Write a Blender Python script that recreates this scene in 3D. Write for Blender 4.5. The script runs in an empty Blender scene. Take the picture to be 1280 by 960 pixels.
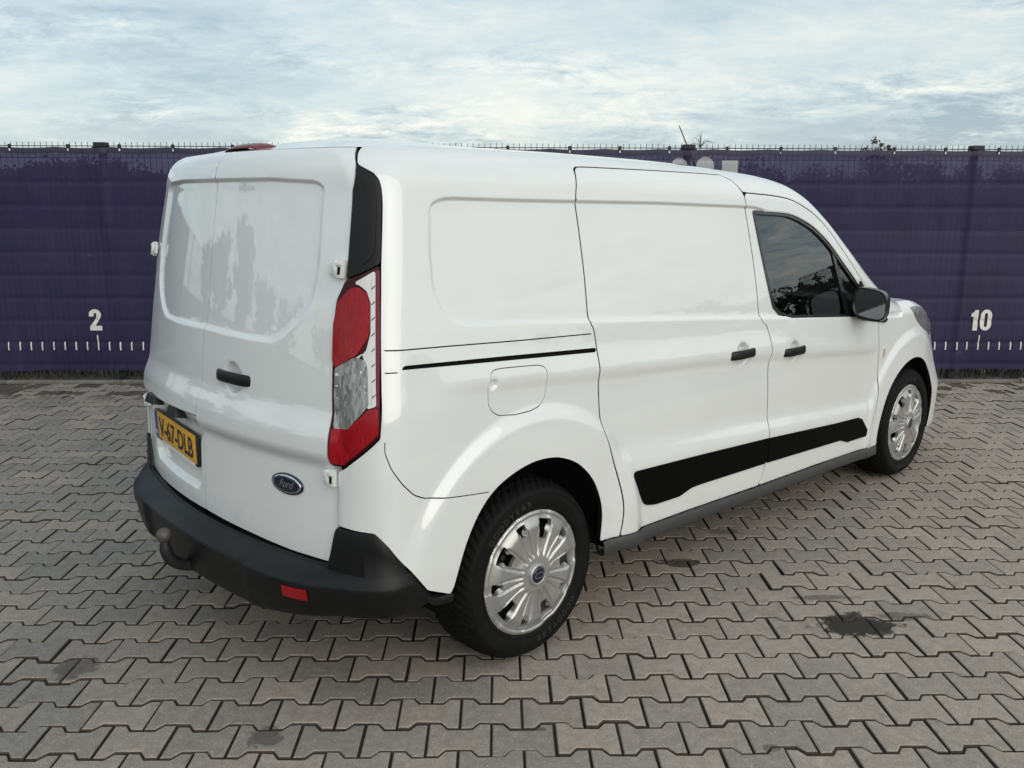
import bpy, bmesh, math, random
import numpy as np
from mathutils import Vector, Matrix
from mathutils.geometry import delaunay_2d_cdt
random.seed(7); rng = np.random.default_rng(7)
scene = bpy.context.scene
col = scene.collection

# ------------------------------------------------------------------ camera
CAM_H, PITCH, YAW, ROLL = 1.6024, 0.2096, 0.0185, 0.0028
cd = bpy.data.cameras.new("camera")
cam = bpy.data.objects.new("camera", cd)
col.objects.link(cam)
cd.sensor_width = 36.0
cd.lens = 36.0 * 1100.0 / 1280.0
cd.clip_start = 0.05
cd.clip_end = 3000
_f0 = Vector((math.sin(YAW), math.cos(YAW), 0)); _r0 = Vector((math.cos(YAW), -math.sin(YAW), 0)); _u0 = Vector((0, 0, 1))
_f = _f0*math.cos(PITCH) - _u0*math.sin(PITCH); _u = _u0*math.cos(PITCH) + _f0*math.sin(PITCH)
_r = _r0*math.cos(ROLL) + _u*math.sin(ROLL); _u = _u*math.cos(ROLL) - _r0*math.sin(ROLL)
_m = Matrix((( _r.x, _u.x, -_f.x, 0), (_r.y, _u.y, -_f.y, 0), (_r.z, _u.z, -_f.z, CAM_H), (0, 0, 0, 1)))
cam.matrix_world = _m
scene.camera = cam

# ------------------------------------------------------------------ light
SUN_AZ, SUN_EL = math.radians(-56), math.radians(27)
sun_dir = Vector((math.cos(SUN_AZ)*math.cos(SUN_EL), math.sin(SUN_AZ)*math.cos(SUN_EL), math.sin(SUN_EL)))
sd = bpy.data.lights.new("sun", 'SUN')
sd.energy = 0.88
sd.angle = math.radians(72)
sd.color = (1.0, 0.94, 0.86)
sun = bpy.data.objects.new("sun", sd)
col.objects.link(sun)
sun.rotation_mode = 'QUATERNION'
sun.rotation_quaternion = sun_dir.to_track_quat('Z', 'Y')

world = bpy.data.worlds.new("World")
scene.world = world
world.use_nodes = True
wn = world.node_tree; wn.nodes.clear()
def N(nt, t, **kw):
    n = nt.nodes.new(t)
    for k, v in kw.items():
        if k == 'i':
            for a, b in v.items(): n.inputs[a].default_value = b
        else: setattr(n, k, v)
    return n
def L(nt, a, b): nt.links.new(a, b)
def build_sky():
    nt = wn
    out = N(nt, 'ShaderNodeOutputWorld'); bg = N(nt, 'ShaderNodeBackground'); bg.inputs['Strength'].default_value = 0.1
    L(nt, bg.outputs[0], out.inputs[0])
    sky = N(nt, 'ShaderNodeTexSky'); sky.sky_type = 'NISHITA'; sky.sun_disc = False
    sky.sun_elevation = SUN_EL; sky.sun_rotation = math.pi/2 - SUN_AZ
    sky.air_density = 1.0; sky.dust_density = 2.0
    tc = N(nt, 'ShaderNodeTexCoord')
    sep = N(nt, 'ShaderNodeSeparateXYZ'); L(nt, tc.outputs['Generated'], sep.inputs[0])
    def M(op, a, b=None, c=None):
        n = N(nt, 'ShaderNodeMath', operation=op)
        for k, v in enumerate((a, b, c)):
            if v is None: continue
            if isinstance(v, (int, float)): n.inputs[k].default_value = v
            else: L(nt, v, n.inputs[k])
        return n.outputs[0]
    zz = M('MAXIMUM', sep.outputs['Z'], 0.0)
    den = M('ADD', zz, 0.20)
    px = M('DIVIDE', sep.outputs['X'], den); py = M('DIVIDE', sep.outputs['Y'], den)
    cmb = N(nt, 'ShaderNodeCombineXYZ'); L(nt, px, cmb.inputs[0]); L(nt, py, cmb.inputs[1])
    def noise(scale, detail, rough, dist, off):
        mp = N(nt, 'ShaderNodeMapping'); mp.inputs['Location'].default_value = off
        mp.inputs['Scale'].default_value = (1.0, 1.25, 1)
        mp.inputs['Rotation'].default_value = (0, 0, 0.15)
        L(nt, cmb.outputs[0], mp.inputs[0])
        n = N(nt, 'ShaderNodeTexNoise'); n.inputs['Scale'].default_value = scale; n.inputs['Detail'].default_value = detail
        n.inputs['Roughness'].default_value = rough; n.inputs['Distortion'].default_value = dist
        L(nt, mp.outputs[0], n.inputs['Vector']); return n.outputs['Fac']
    def ss_(x):
        r = N(nt, 'ShaderNodeMapRange', interpolation_type='SMOOTHSTEP'); r.inputs[1].default_value = 0.38; r.inputs[2].default_value = 0.62; L(nt, x, r.inputs[0]); return r.outputs[0]
    def ramp(fac, stops):
        r = N(nt, 'ShaderNodeValToRGB'); e = r.color_ramp.elements
        while len(e) < len(stops): e.new(0.5)
        for k, (p, c) in enumerate(stops): e[k].position = p; e[k].color = (*c, 1)
        L(nt, fac, r.inputs[0]); return r.outputs['Color']
    def mix(fac, a, b, mode='MIX'):
        n = N(nt, 'ShaderNodeMix', data_type='RGBA', blend_type=mode)
        if isinstance(fac, (int, float)): n.inputs[0].default_value = fac
        else: L(nt, fac, n.inputs[0])
        for k, v in ((6, a), (7, b)):
            if isinstance(v, tuple): n.inputs[k].default_value = (*v, 1)
            else: L(nt, v, n.inputs[k])
        return n.outputs[2]
    n1 = noise(0.55, 8, 0.58, 0.3, (3.1, 1.7, 0)); n2 = noise(2.4, 12, 0.72, 0.55, (7.3, 4.2, 2)); n3 = noise(8.0, 10, 0.74, 0.35, (1.3, 9.2, 5))
    # large banks of cloud, broken up into small ragged cells whose contrast varies from place to place
    n4 = noise(0.9, 4, 0.5, 0.2, (12.0, 3.0, 8))
    det = M('ADD', M('MULTIPLY', M('SUBTRACT', n2, 0.5), 0.85), M('MULTIPLY', M('SUBTRACT', n3, 0.5), 0.60))
    amp = M('ADD', 0.25, M('MULTIPLY', ss_(n4), 1.1))
    f = M('ADD', M('ADD', M('MULTIPLY', M('SUBTRACT', n1, 0.5), 0.75), 0.5), M('MULTIPLY', det, amp))
    cloud = ramp(f, SKY_STOPS)
    # lighter, warmer veil towards the horizon
    hz = ramp(zz, [(0.0, (0.6,)*3), (0.03, (0.25,)*3), (0.08, (0, 0, 0))])
    cloud = mix(hz, cloud, SKY_HORIZON)
    # thin cloud in front of the sun lets more light through
    dt = N(nt, 'ShaderNodeVectorMath', operation='DOT_PRODUCT'); L(nt, tc.outputs['Generated'], dt.inputs[0]); dt.inputs[1].default_value = sun_dir
    gl = M('POWER', M('MAXIMUM', dt.outputs['Value'], 0.0), 14.0)
    cloud = mix(1.0, cloud, mix(gl, (1, 1, 1), (1.75, 1.66, 1.5)), 'MULTIPLY')
    fin = mix(0.84, sky.outputs[0], mix(1.0, cloud, (10, 10, 10), 'MULTIPLY'))
    L(nt, fin, bg.inputs[0])
SKY_STOPS = [(0.34, (0.285, 0.36, 0.41)), (0.43, (0.37, 0.445, 0.48)), (0.50, (0.455, 0.53, 0.545)), (0.56, (0.545, 0.595, 0.58)), (0.63, (0.655, 0.67, 0.625)), (0.72, (0.77, 0.76, 0.69))]
SKY_HORIZON = (0.46, 0.50, 0.495)
build_sky()
scene.view_settings.view_transform = 'Standard'
scene.view_settings.look = 'None'
scene.view_settings.exposure = 0.54
scene.view_settings.gamma = 1.0
scene.view_settings.use_curve_mapping = False
scene.render.engine = 'CYCLES'

# ------------------------------------------------------------------ object helpers
def tag(o, label=None, cat=None, group=None, kind=None):
    for k, v in (('label', label), ('category', cat), ('group', group), ('kind', kind)):
        if v: o[k] = v
    return o
def empty(name, loc=(0, 0, 0), parent=None):
    o = bpy.data.objects.new(name, None); col.objects.link(o); o.location = loc; o.empty_display_size = 0.2
    if parent: o.parent = parent
    return o
def obj(name, me, parent=None, loc=None):
    o = bpy.data.objects.new(name, me); col.objects.link(o)
    if parent: o.parent = parent
    if loc: o.location = loc
    return o
def mesh(name, v, f, mats, smooth=True, mi=None):
    me = bpy.data.meshes.new(name)
    me.from_pydata([tuple(map(float, p)) for p in v], [], f)
    for m in (mats if isinstance(mats, (list, tuple)) else [mats]): me.materials.append(m)
    me.polygons.foreach_set('use_smooth', [smooth]*len(me.polygons))
    if mi is not None: me.polygons.foreach_set('material_index', mi)
    me.update(); return me
def bm_mesh(name, bm, mats, smooth=False, angle=None):
    me = bpy.data.meshes.new(name); bmesh.ops.recalc_face_normals(bm, faces=bm.faces); bm.to_mesh(me); bm.free()
    for m in (mats if isinstance(mats, (list, tuple)) else [mats]): me.materials.append(m)
    if smooth:
        me.polygons.foreach_set('use_smooth', [True]*len(me.polygons))
        me.set_sharp_from_angle(angle=math.radians(angle or 35))
    return me
def box_bm(bm, c, s, rot=None, bevel=0.0, seg=2):
    r = bmesh.ops.create_cube(bm, size=1.0); vs = r['verts']
    bmesh.ops.scale(bm, vec=s, verts=vs)
    if bevel:
        es = list({e for v in vs for e in v.link_edges})
        g = bmesh.ops.bevel(bm, geom=es, offset=bevel, segments=seg, affect='EDGES', profile=0.6)
        vs = list(set(g['verts']) | {v for v in vs if v.is_valid})
    if rot is not None: bmesh.ops.rotate(bm, cent=(0, 0, 0), matrix=rot, verts=vs)
    bmesh.ops.translate(bm, vec=c, verts=vs); return vs
def tube_data(pts, rad, n=10, cap=True):
    pts = [Vector(p) for p in pts]; V = []; F = []
    rad = rad if isinstance(rad, (list, tuple)) else [rad]*len(pts)
    up = Vector((0, 1, 0.01))
    for i, p in enumerate(pts):
        d = (pts[min(i+1, len(pts)-1)] - pts[max(i-1, 0)]).normalized()
        a = d.cross(up)
        if a.length < 1e-3: a = d.cross(Vector((1, 0, 0)))
        a.normalize(); b = d.cross(a)
        for k in range(n):
            t = 2*math.pi*k/n; V.append(p + (a*math.cos(t) + b*math.sin(t))*rad[i])
    for i in range(len(pts)-1):
        for k in range(n): F.append((i*n+k, i*n+(k+1) % n, (i+1)*n+(k+1) % n, (i+1)*n+k))
    if cap: F.append(tuple(range(n))[::-1]); F.append(tuple((len(pts)-1)*n+k for k in range(n)))
    return V, F
def lathe_y(prof, n, a0=0.0):
    """profile (r, y) turned round the y axis"""
    V = []; F = []; m = len(prof)
    for k in range(n):
        t = a0 + 2*math.pi*k/n; c, s = math.cos(t), math.sin(t)
        for r, y in prof: V.append((r*c, y, r*s))
    for k in range(n):
        k2 = (k+1) % n
        for i in range(m-1): F.append((k*m+i, k*m+i+1, k2*m+i+1, k2*m+i))
    return V, F

# ------------------------------------------------------------------ materials
def mat(name, base=(.5, .5, .5), rough=.5, metal=0., spec=.5, coat=0., coat_r=.03, trans=0.):
    m = bpy.data.materials.new(name); m.use_nodes = True
    b = m.node_tree.nodes['Principled BSDF']
    b.inputs['Base Color'].default_value = (*base, 1); b.inputs['Roughness'].default_value = rough
    b.inputs['Metallic'].default_value = metal; b.inputs['Specular IOR Level'].default_value = spec
    b.inputs['Coat Weight'].default_value = coat; b.inputs['Coat Roughness'].default_value = coat_r
    b.inputs['Transmission Weight'].default_value = trans
    return m
def noise_var(m, scale, lo, hi, detail=4, bump=0., bscale=None, rough=None, coords='Object', bdist=0.002):
    """mottle the base colour between lo and hi and add fine relief"""
    nt = m.node_tree; b = nt.nodes['Principled BSDF']
    tc = N(nt, 'ShaderNodeTexCoord')
    n = N(nt, 'ShaderNodeTexNoise'); n.inputs['Scale'].default_value = scale; n.inputs['Detail'].default_value = detail; n.inputs['Roughness'].default_value = .6
    L(nt, tc.outputs[coords], n.inputs['Vector'])
    r = N(nt, 'ShaderNodeValToRGB'); r.color_ramp.elements[0].position = .3; r.color_ramp.elements[1].position = .7
    r.color_ramp.elements[0].color = (*lo, 1); r.color_ramp.elements[1].color = (*hi, 1)
    L(nt, n.outputs['Fac'], r.inputs[0]); L(nt, r.outputs[0], b.inputs['Base Color'])
    if rough:
        mr = N(nt, 'ShaderNodeMapRange'); mr.inputs[3].default_value = rough[0]; mr.inputs[4].default_value = rough[1]
        L(nt, n.outputs['Fac'], mr.inputs[0]); L(nt, mr.outputs[0], b.inputs['Roughness'])
    if bump:
        n2 = N(nt, 'ShaderNodeTexNoise'); n2.inputs['Scale'].default_value = bscale or scale*8; n2.inputs['Detail'].default_value = 3
        L(nt, tc.outputs[coords], n2.inputs['Vector'])
        bp = N(nt, 'ShaderNodeBump'); bp.inputs['Strength'].default_value = bump; bp.inputs['Distance'].default_value = bdist
        L(nt, n2.outputs['Fac'], bp.inputs['Height']); L(nt, bp.outputs[0], b.inputs['Normal'])
    return m
def facets(m, sc, c0, c1, c2):
    """moulded facets inside a clear lamp"""
    nt = m.node_tree; b = nt.nodes['Principled BSDF']; tc = N(nt, 'ShaderNodeTexCoord'); mp = N(nt, 'ShaderNodeMapping'); mp.inputs['Scale'].default_value = sc
    vo = N(nt, 'ShaderNodeTexVoronoi', feature='F1'); L(nt, tc.outputs['Object'], mp.inputs[0]); L(nt, mp.outputs[0], vo.inputs['Vector']); vo.inputs['Scale'].default_value = 1
    se = N(nt, 'ShaderNodeSeparateColor'); L(nt, vo.outputs['Color'], se.inputs[0])
    r = N(nt, 'ShaderNodeValToRGB'); r.color_ramp.elements[0].color = (*c0, 1); r.color_ramp.elements[1].color = (*c2, 1); e = r.color_ramp.elements.new(.55); e.color = (*c1, 1)
    L(nt, se.outputs[0], r.inputs[0]); L(nt, r.outputs[0], b.inputs['Base Color'])  # random dark and bright cells paint the facets' reflections into the base colour
PAINT = mat('white_paint', (.80, .80, .79), .42, coat=1.0, coat_r=.02)
PAINT.node_tree.nodes['Principled BSDF'].inputs['Coat IOR'].default_value = 1.85
noise_var(PAINT, 2.2, (.765, .775, .775), (.805, .815, .815), detail=6)
PLASTIC = mat('black_plastic', (.012, .012, .014), 0.40, spec=.36); noise_var(PLASTIC, 6, (.0022, .0024, .0026), (.004, .0043, .0046), bump=.25, bscale=700, rough=(.36, .52), bdist=.0006)
CLAD = mat('cladding_plastic', (.003, .0032, .0032), .5, spec=.04)
GLOSSBLACK = mat('gloss_black', (.012, .012, .014), .25, coat=.6)
GAP = mat('dark_gap', (.008, .008, .008), .9, spec=.1)
RUBBER = mat('rubber', (.016, .016, .017), .62, spec=.16); noise_var(RUBBER, 25, (.004, .004, .0043), (.008, .0077, .0074), rough=(.55, .8))
SILVER = mat('silver_paint', (.50, .495, .485), .36, metal=.75); noise_var(SILVER, 9, (.46, .455, .445), (.55, .545, .535), rough=(.30, .42))
STEEL = mat('dark_steel', (.03, .03, .032), .5, metal=.5)
CHROME = mat('chrome', (.75, .75, .76), .12, metal=1)
RED = mat('red_lens', (.36, .005, .012), 0.22, spec=.25, coat=.3); facets(RED, (170, 170, 40), (.26, .003, .008), (.31, .004, .010), (.37, .006, .013))
DARKRED = mat('dark_red_lens', (.040, .002, .005), .25, spec=.2, coat=.2)
CLEARL = mat('clear_lens', (.42, .43, .44), .2, metal=.35, coat=.6); facets(CLEARL, (120, 120, 42), (.17, .165, .16), (.28, .28, .28), (.42, .42, .42))
WHITEL = mat('white_lens', (.72, .72, .72), .25, coat=1.)
YELLOW = mat('plate_yellow', (.74, .37, .025), .4); BLUE = mat('plate_blue', (.02, .05, .30), .4)
INK = mat('plate_ink', (.012, .012, .014), .5); WHITEPL = mat('white_plastic', (.72, .73, .72), .4)
BADGE = mat('badge_blue', (.004, .008, .028), .25, coat=.4)
MAROON = mat('maroon_lens', (.16, .004, .014), .2, spec=.3, coat=.5)
DARKCLOTH = mat('seat_cloth', (.035, .036, .038), .9); noise_var(DARKCLOTH, 40, (.025, .026, .027), (.05, .05, .052))
AMBER = mat('amber_lens', (.55, .45, .30), .2, coat=1.)
def glass_mat():
    m = bpy.data.materials.new('tinted_glass'); m.use_nodes = True; nt = m.node_tree; nt.nodes.clear()
    o = N(nt, 'ShaderNodeOutputMaterial'); mx = N(nt, 'ShaderNodeMixShader'); fr = N(nt, 'ShaderNodeFresnel'); fr.inputs[0].default_value = 2.1
    t = N(nt, 'ShaderNodeBsdfTransparent'); t.inputs[0].default_value = (.36, .44, .43, 1)
    g = N(nt, 'ShaderNodeBsdfGlossy'); g.inputs['Roughness'].default_value = .01; g.inputs[0].default_value = (.95, .98, 1, 1)
    L(nt, fr.outputs[0], mx.inputs[0]); L(nt, t.outputs[0], mx.inputs[1]); L(nt, g.outputs[0], mx.inputs[2]); L(nt, mx.outputs[0], o.inputs[0])
    return m
GLASS = glass_mat()
MIRROR = mat('mirror_glass', (.20, .21, .22), .08, metal=1)

# ------------------------------------------------------------------ the van's body surface
# s runs round the body in plan (0 = right rear corner, negative across the back, positive forward),
# t runs up the section (height, then the length past the shoulder); both in metres
def mono(xs,ys):
    """monotone cubic (PCHIP) interpolator"""
    x=np.array(xs,float);y=np.array(ys,float);h=np.diff(x);d=np.diff(y)/h
    m=np.zeros_like(y)
    for i in range(1,len(x)-1):
        if d[i-1]*d[i]>0:
            w1=2*h[i]+h[i-1];w2=h[i]+2*h[i-1];m[i]=(w1+w2)/(w1/d[i-1]+w2/d[i])
    m[0]=d[0];m[-1]=d[-1]
    def f(q):
        q=np.asarray(q,float);i=np.clip(np.searchsorted(x,q)-1,0,len(x)-2)
        t=(q-x[i])/h[i]
        r=(y[i]*(1+2*t)*(1-t)**2+m[i]*h[i]*t*(1-t)**2+y[i+1]*t*t*(3-2*t)+m[i+1]*h[i]*t*t*(t-1))
        r=np.where(q<x[0],y[0]+m[0]*(q-x[0]),r);r=np.where(q>x[-1],y[-1]+m[-1]*(q-x[-1]),r)
        return r
    return f
Wf=mono([.15,.30,.5,.75,.95,1.06,1.2,1.4,1.6,1.75],[.845,.858,.869,.870,.860,.845,.826,.796,.757,.715])
Hf=mono([-.8,-.3,.3,.8,1.2,1.45,1.63,1.82,1.95,2.11,2.31,2.57,2.80,2.93,3.07,3.25,3.4,3.55,3.7,3.85,4.0],
        [1.750,1.758,1.756,1.746,1.734,1.718,1.703,1.673,1.629,1.535,1.385,1.193,1.068,1.035,1.035,1.0,.93,.83,.69,.55,.45])
Bf=mono([-1,1.2,2.0,2.6,4],[.13,.13,.10,.075,.09])
Af=mono([-1,1.2,2.0,2.6,4],[.16,.16,.10,.07,.12])
TAP=mono([-1,2.9,3.2,3.4,3.55,3.7,3.8,3.88,3.93],[1,1,.985,.955,.915,.83,.73,.58,.40])
XEf=mono([.2,.5,.78,.9,1.18,1.39,1.5,1.62],[-.632,-.639,-.630,-.620,-.590,-.560,-.543,-.523])
PE=np.radians(78.); RC=.095; BOW=.14; CROWN=.06
CRf=mono([-1,-.55,-.3,0,.3,1.2,1.7,2.2,2.9,3.1,4],[.074,.068,.048,.036,.034,.038,.033,.0,.0,.005,.01])
def sm(s,r=RC):
    return np.where(s>=r,s,np.where(s<=-r,0,(s+r)**2/(4*r)))
def section(x,t):
    """t: height below the shoulder, arc length past it -> half width, height, fraction past shoulder"""
    H=Hf(x);b=Bf(x);a=Af(x);hs=H-b*np.sin(PE);zs=hs
    e=np.clip(t-zs,0,PE*b);ph=e/b
    zz=np.where(t<zs,t,zs+b*np.sin(ph))
    ins=a*(1-np.cos(ph))
    w=Wf(np.minimum(zz,1.76))-ins
    r=np.maximum(t-zs-PE*b,0)     # roof range
    f=np.clip(r/np.maximum(w,.05),0,1)
    zz=zz+CRf(x)*(1-(1-f)**2)
    return w*(1-f)*TAP(x-.12*np.clip((.62-zz)/.15,0,1)+.10*np.clip((zz-.62)/.2,0,1)*np.clip((x-3.2)/.25,0,1)),zz,e/(PE*b),f
def S(s,t):
    s=np.asarray(s,float);t=np.asarray(t,float)
    u1=sm(s);u2=sm(-s)
    tt=np.minimum(t,1.62)
    # corner x
    e0=np.clip((t-1.62)/.177,0,1.2)
    xe=XEf(tt)+.02*e0+.075*e0**3
    Y,z,_,f=section(xe+u1,t)
    y=-(Y-u2)
    xe=xe+np.where(t>1.62+.21,(t-1.62-.21)*.8,0)
    Yr=np.maximum(np.abs(Y),.3)
    bow=BOW*(1-np.clip(np.abs(Y-u2)/np.maximum(Wf(np.minimum(z,1.6)),.3),0,1)**2)*np.where(s<RC,1,0)
    # fade bow inside corner
    x=xe+u1-bow*np.clip((RC-s)/(2*RC),0,1)
    return np.stack([x,y,z],-1)

# ------------------------------------------------------------------ curves that the panels share (s, t)
def ss(x):
    x = np.clip(x, 0, 1); return x*x*(3-2*x)
def interp(tab):
    a = np.array(tab, float); return mono(a[:, 0], a[:, 1])
BELT = interp([(-1, 1.24), (.284, 1.205), (.913, 1.165), (2.033, 1.077), (2.827, 1.009), (3.5, .955)])
CREASE = interp([(.29, 1.042), (.94, 1.001), (1.434, .972), (2.1, .927), (2.7, .872), (3.19, .83)])
LEDGE = interp([(1.15, .715), (1.458, .69), (2.1, .636), (3.1, .562)])
STRIPT = interp([(1.144, .580), (2.1, .535), (2.768, .489), (3.06, .470)])
SILLT = interp([(.98, .347), (1.515, .334), (2.073, .314), (2.817, .294), (3.26, .276)])
def zs_of(s): x = s-.523; b = Bf(x); return Hf(x)-b*np.sin(PE)
def tseam(s): x = s-.523; b = Bf(x); return zs_of(s)+.95*PE*b
WINT = interp([(1.95, 1.547), (2.26, 1.532), (2.45, 1.487), (2.62, 1.41), (2.80, 1.29), (2.95, 1.185), (3.06, 1.10), (3.2, .99)])
def doortop(s): return WINT(s)+np.interp(s, [1.9, 2.1, 2.9, 3.25], [.072, .07, .045, .03])
def poly_sdf(P, s, t):
    """signed distance to a polygon, negative inside"""
    P = np.array(P, float); s, t = np.broadcast_arrays(np.asarray(s, float), np.asarray(t, float))
    if s.size > 400:
        lo = P.min(0); hi = P.max(0); m = (s > lo[0]) & (s < hi[0]) & (t > lo[1]) & (t < hi[1])
        r = np.full(s.shape, 1.0)
        if m.any() and m.sum() < s.size or s.ndim > 1: r[m] = poly_sdf(P, s[m], t[m]) if 0 < m.sum() <= 400 else _sdf(P, s[m], t[m])
        elif m.any(): r = _sdf(P, s, t)
        return r
    return _sdf(P, s, t)
def _sdf(P, s, t):
    d = np.full(s.shape, 1e9); ins = np.zeros(s.shape, bool)
    for a, b in zip(P, np.roll(P, -1, 0)):
        e = b-a; l2 = e@e
        if l2 < 1e-12: continue
        k = np.clip(((s-a[0])*e[0]+(t-a[1])*e[1])/l2, 0, 1)
        d = np.minimum(d, np.hypot(s-a[0]-k*e[0], t-a[1]-k*e[1]))
        if a[1] != b[1]:
            c = ((a[1] > t) != (b[1] > t)) & (s < (b[0]-a[0])*(t-a[1])/(b[1]-a[1])+a[0])
            ins ^= c
    return np.where(ins, -d, d)
def dens(P, step, closed=True):
    P = [np.array(p, float) for p in P]; out = []
    n = len(P)
    for i in range(n if closed else n-1):
        a, b = P[i], P[(i+1) % n]; k = max(1, int(math.ceil(np.linalg.norm(b-a)/step)))
        out += [a+(b-a)*j/k for j in range(k)]
    if not closed: out.append(P[-1])
    return np.array(out)
def chaikin(P, it=2, closed=True):
    P = np.array(P, float)
    for _ in range(it):
        if closed:
            Q = np.roll(P, -1, 0); P = np.stack([.75*P+.25*Q, .25*P+.75*Q], 1).reshape(-1, 2)
        else:
            A, B = P[:-1], P[1:]; P = np.concatenate([P[:1], np.stack([.75*A+.25*B, .25*A+.75*B], 1).reshape(-1, 2)[1:-1], P[-1:]])
    return P
def rnd(P, step=.03, it=2, closed=True): return chaikin(dens(P, step, closed), it, closed)
def catmull(P, n=8):
    P = [np.array(p, float) for p in P]; Q = [2*P[0]-P[1]]+P+[2*P[-1]-P[-2]]; out = []
    for i in range(1, len(Q)-2):
        p0, p1, p2, p3 = Q[i-1:i+3]
        for k in range(n):
            u = k/n; out.append(.5*((2*p1)+(-p0+p2)*u+(2*p0-5*p1+4*p2-p3)*u*u+(-p0+3*p1-3*p2+p3)*u**3))
    out.append(P[-1]); return out
def offset_poly(P, d):
    """move a closed outline by d along its outward normal"""
    P = np.array(P, float); A = np.roll(P, 1, 0); B = np.roll(P, -1, 0)
    ar = np.sum(P[:, 0]*B[:, 1]-B[:, 0]*P[:, 1])
    e1 = P-A; e2 = B-P
    n1 = np.stack([e1[:, 1], -e1[:, 0]], 1); n2 = np.stack([e2[:, 1], -e2[:, 0]], 1)
    n1 /= np.linalg.norm(n1, axis=1, keepdims=True)+1e-12; n2 /= np.linalg.norm(n2, axis=1, keepdims=True)+1e-12
    n = n1+n2; n /= np.maximum(np.linalg.norm(n, axis=1, keepdims=True), .4)
    return P+n*d*(1 if ar > 0 else -1)
def strip_poly(P, w):
    """thin closed outline along an open line"""
    P = np.array(P, float); d = np.gradient(P, axis=0); n = np.stack([-d[:, 1], d[:, 0]], 1); n /= np.linalg.norm(n, axis=1, keepdims=True)
    return np.concatenate([P+n*w/2, (P-n*w/2)[::-1]])
_cr = catmull([(.86, 1.698), (.836, 1.61), (.842, 1.577), (.862, 1.468), (.889, 1.313), (.909, 1.172), (.926, 1.142), (.943, 1.06), (.956, .945), (.972, .827), (.993, .764), (1.033, .666), (1.080, .542), (1.099, .463), (1.099, .397), (1.090, .343)], 4)
SD_REAR = _cr
SD_FRONT = catmull([(1.898, 1.62), (1.915, 1.578), (1.953, 1.439), (2.009, 1.224), (2.036, 1.077), (2.078, 1.045), (2.108, .979), (2.118, .925), (2.111, .854), (2.130, .71), (2.139, .566), (2.120, .40), (2.082, .314)], 4)
SDOOR = rnd([(.87, 1.7095), (.906, 1.712), (1.305, 1.711), (1.798, 1.706), (1.858, 1.679)]+SD_FRONT+[(1.515, .334)]+SD_REAR[::-1], .022, 2)
FD_FRONT = catmull([(3.195, .99), (3.203, .93), (3.212, .862), (3.232, .76), (3.240, .64), (3.238, .53), (3.222, .421), (3.165, .278)], 4)
_fdt = [(s, float(doortop(s))) for s in np.linspace(1.925, 3.19, 26)]
FDOOR = rnd([tuple(np.array(p)+(.0072, 0)) for p in SD_FRONT[::-1]][:-2]+_fdt+FD_FRONT[1:]+[(2.6, float(SILLT(2.6)))], .022, 2)
WIN_OUT = rnd([(1.985, 1.545), (2.03, 1.41), (2.074, 1.30), (2.126, 1.178), (2.15, 1.12), (2.20, 1.085), (2.302, 1.058), (2.832, 1.017), (3.02, 1.0), (3.06, 1.04), (3.045, 1.112)]+[(s, float(WINT(s))) for s in np.linspace(2.98, 2.0, 22)], .02, 2)
REC_SIDE = rnd([(.192, 1.592), (.175, 1.55), (.175, 1.436), (.187, 1.33), (.222, 1.265), (.272, 1.222), (.33, 1.203)]+[(s, float(BELT(s))) for s in np.linspace(.45, 3.5, 30)]
               +[(3.5, 1.0)]+[(s, float(WINT(s))+.004) for s in np.linspace(3.2, 2.10, 18)]+[(1.99, 1.566), (1.286, 1.586), (.832, 1.592), (.524, 1.597), (.255, 1.603)], .03, 2)
REC_REAR = rnd([(-1.3, 1.655), (-.85, 1.660), (-.674, 1.660), (-.421, 1.660), (-.213, 1.650), (-.186, 1.630), (-.194, 1.568), (-.213, 1.394), (-.239, 1.299), (-.289, 1.236), (-.368, 1.177), (-.43, 1.152), (-.549, 1.150), (-.86, 1.156), (-1.3, 1.156)], .03, 2)
REC_PLATE = rnd([(-.90, .862), (-.875, .862), (-.34, .845), (-.305, .80), (-.30, .60), (-.34, .575), (-.82, .575), (-.845, .62), (-.845, .76)], .02, 2)
def thin(P, step):
    Q = np.vstack([P, P[:1]]); d = np.concatenate([[0], np.cumsum(np.linalg.norm(np.diff(Q, axis=0), axis=1))]); u = np.linspace(0, d[-1], max(8, int(d[-1]/step)), endpoint=False)
    return np.stack([np.interp(u, d, Q[:, 0]), np.interp(u, d, Q[:, 1])], 1)
REC_SIDE = thin(REC_SIDE, .03); REC_REAR = thin(REC_REAR, .018); REC_PLATE = thin(REC_PLATE, .02)
ARCH_R, ARCH_F = .398, .388
DISHES = [(1.885, .945, .052, .050), (2.325, .908, .050, .048), (-.645, 1.020, .056, .056), (.436, 1.016, .022, .017)]
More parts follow.
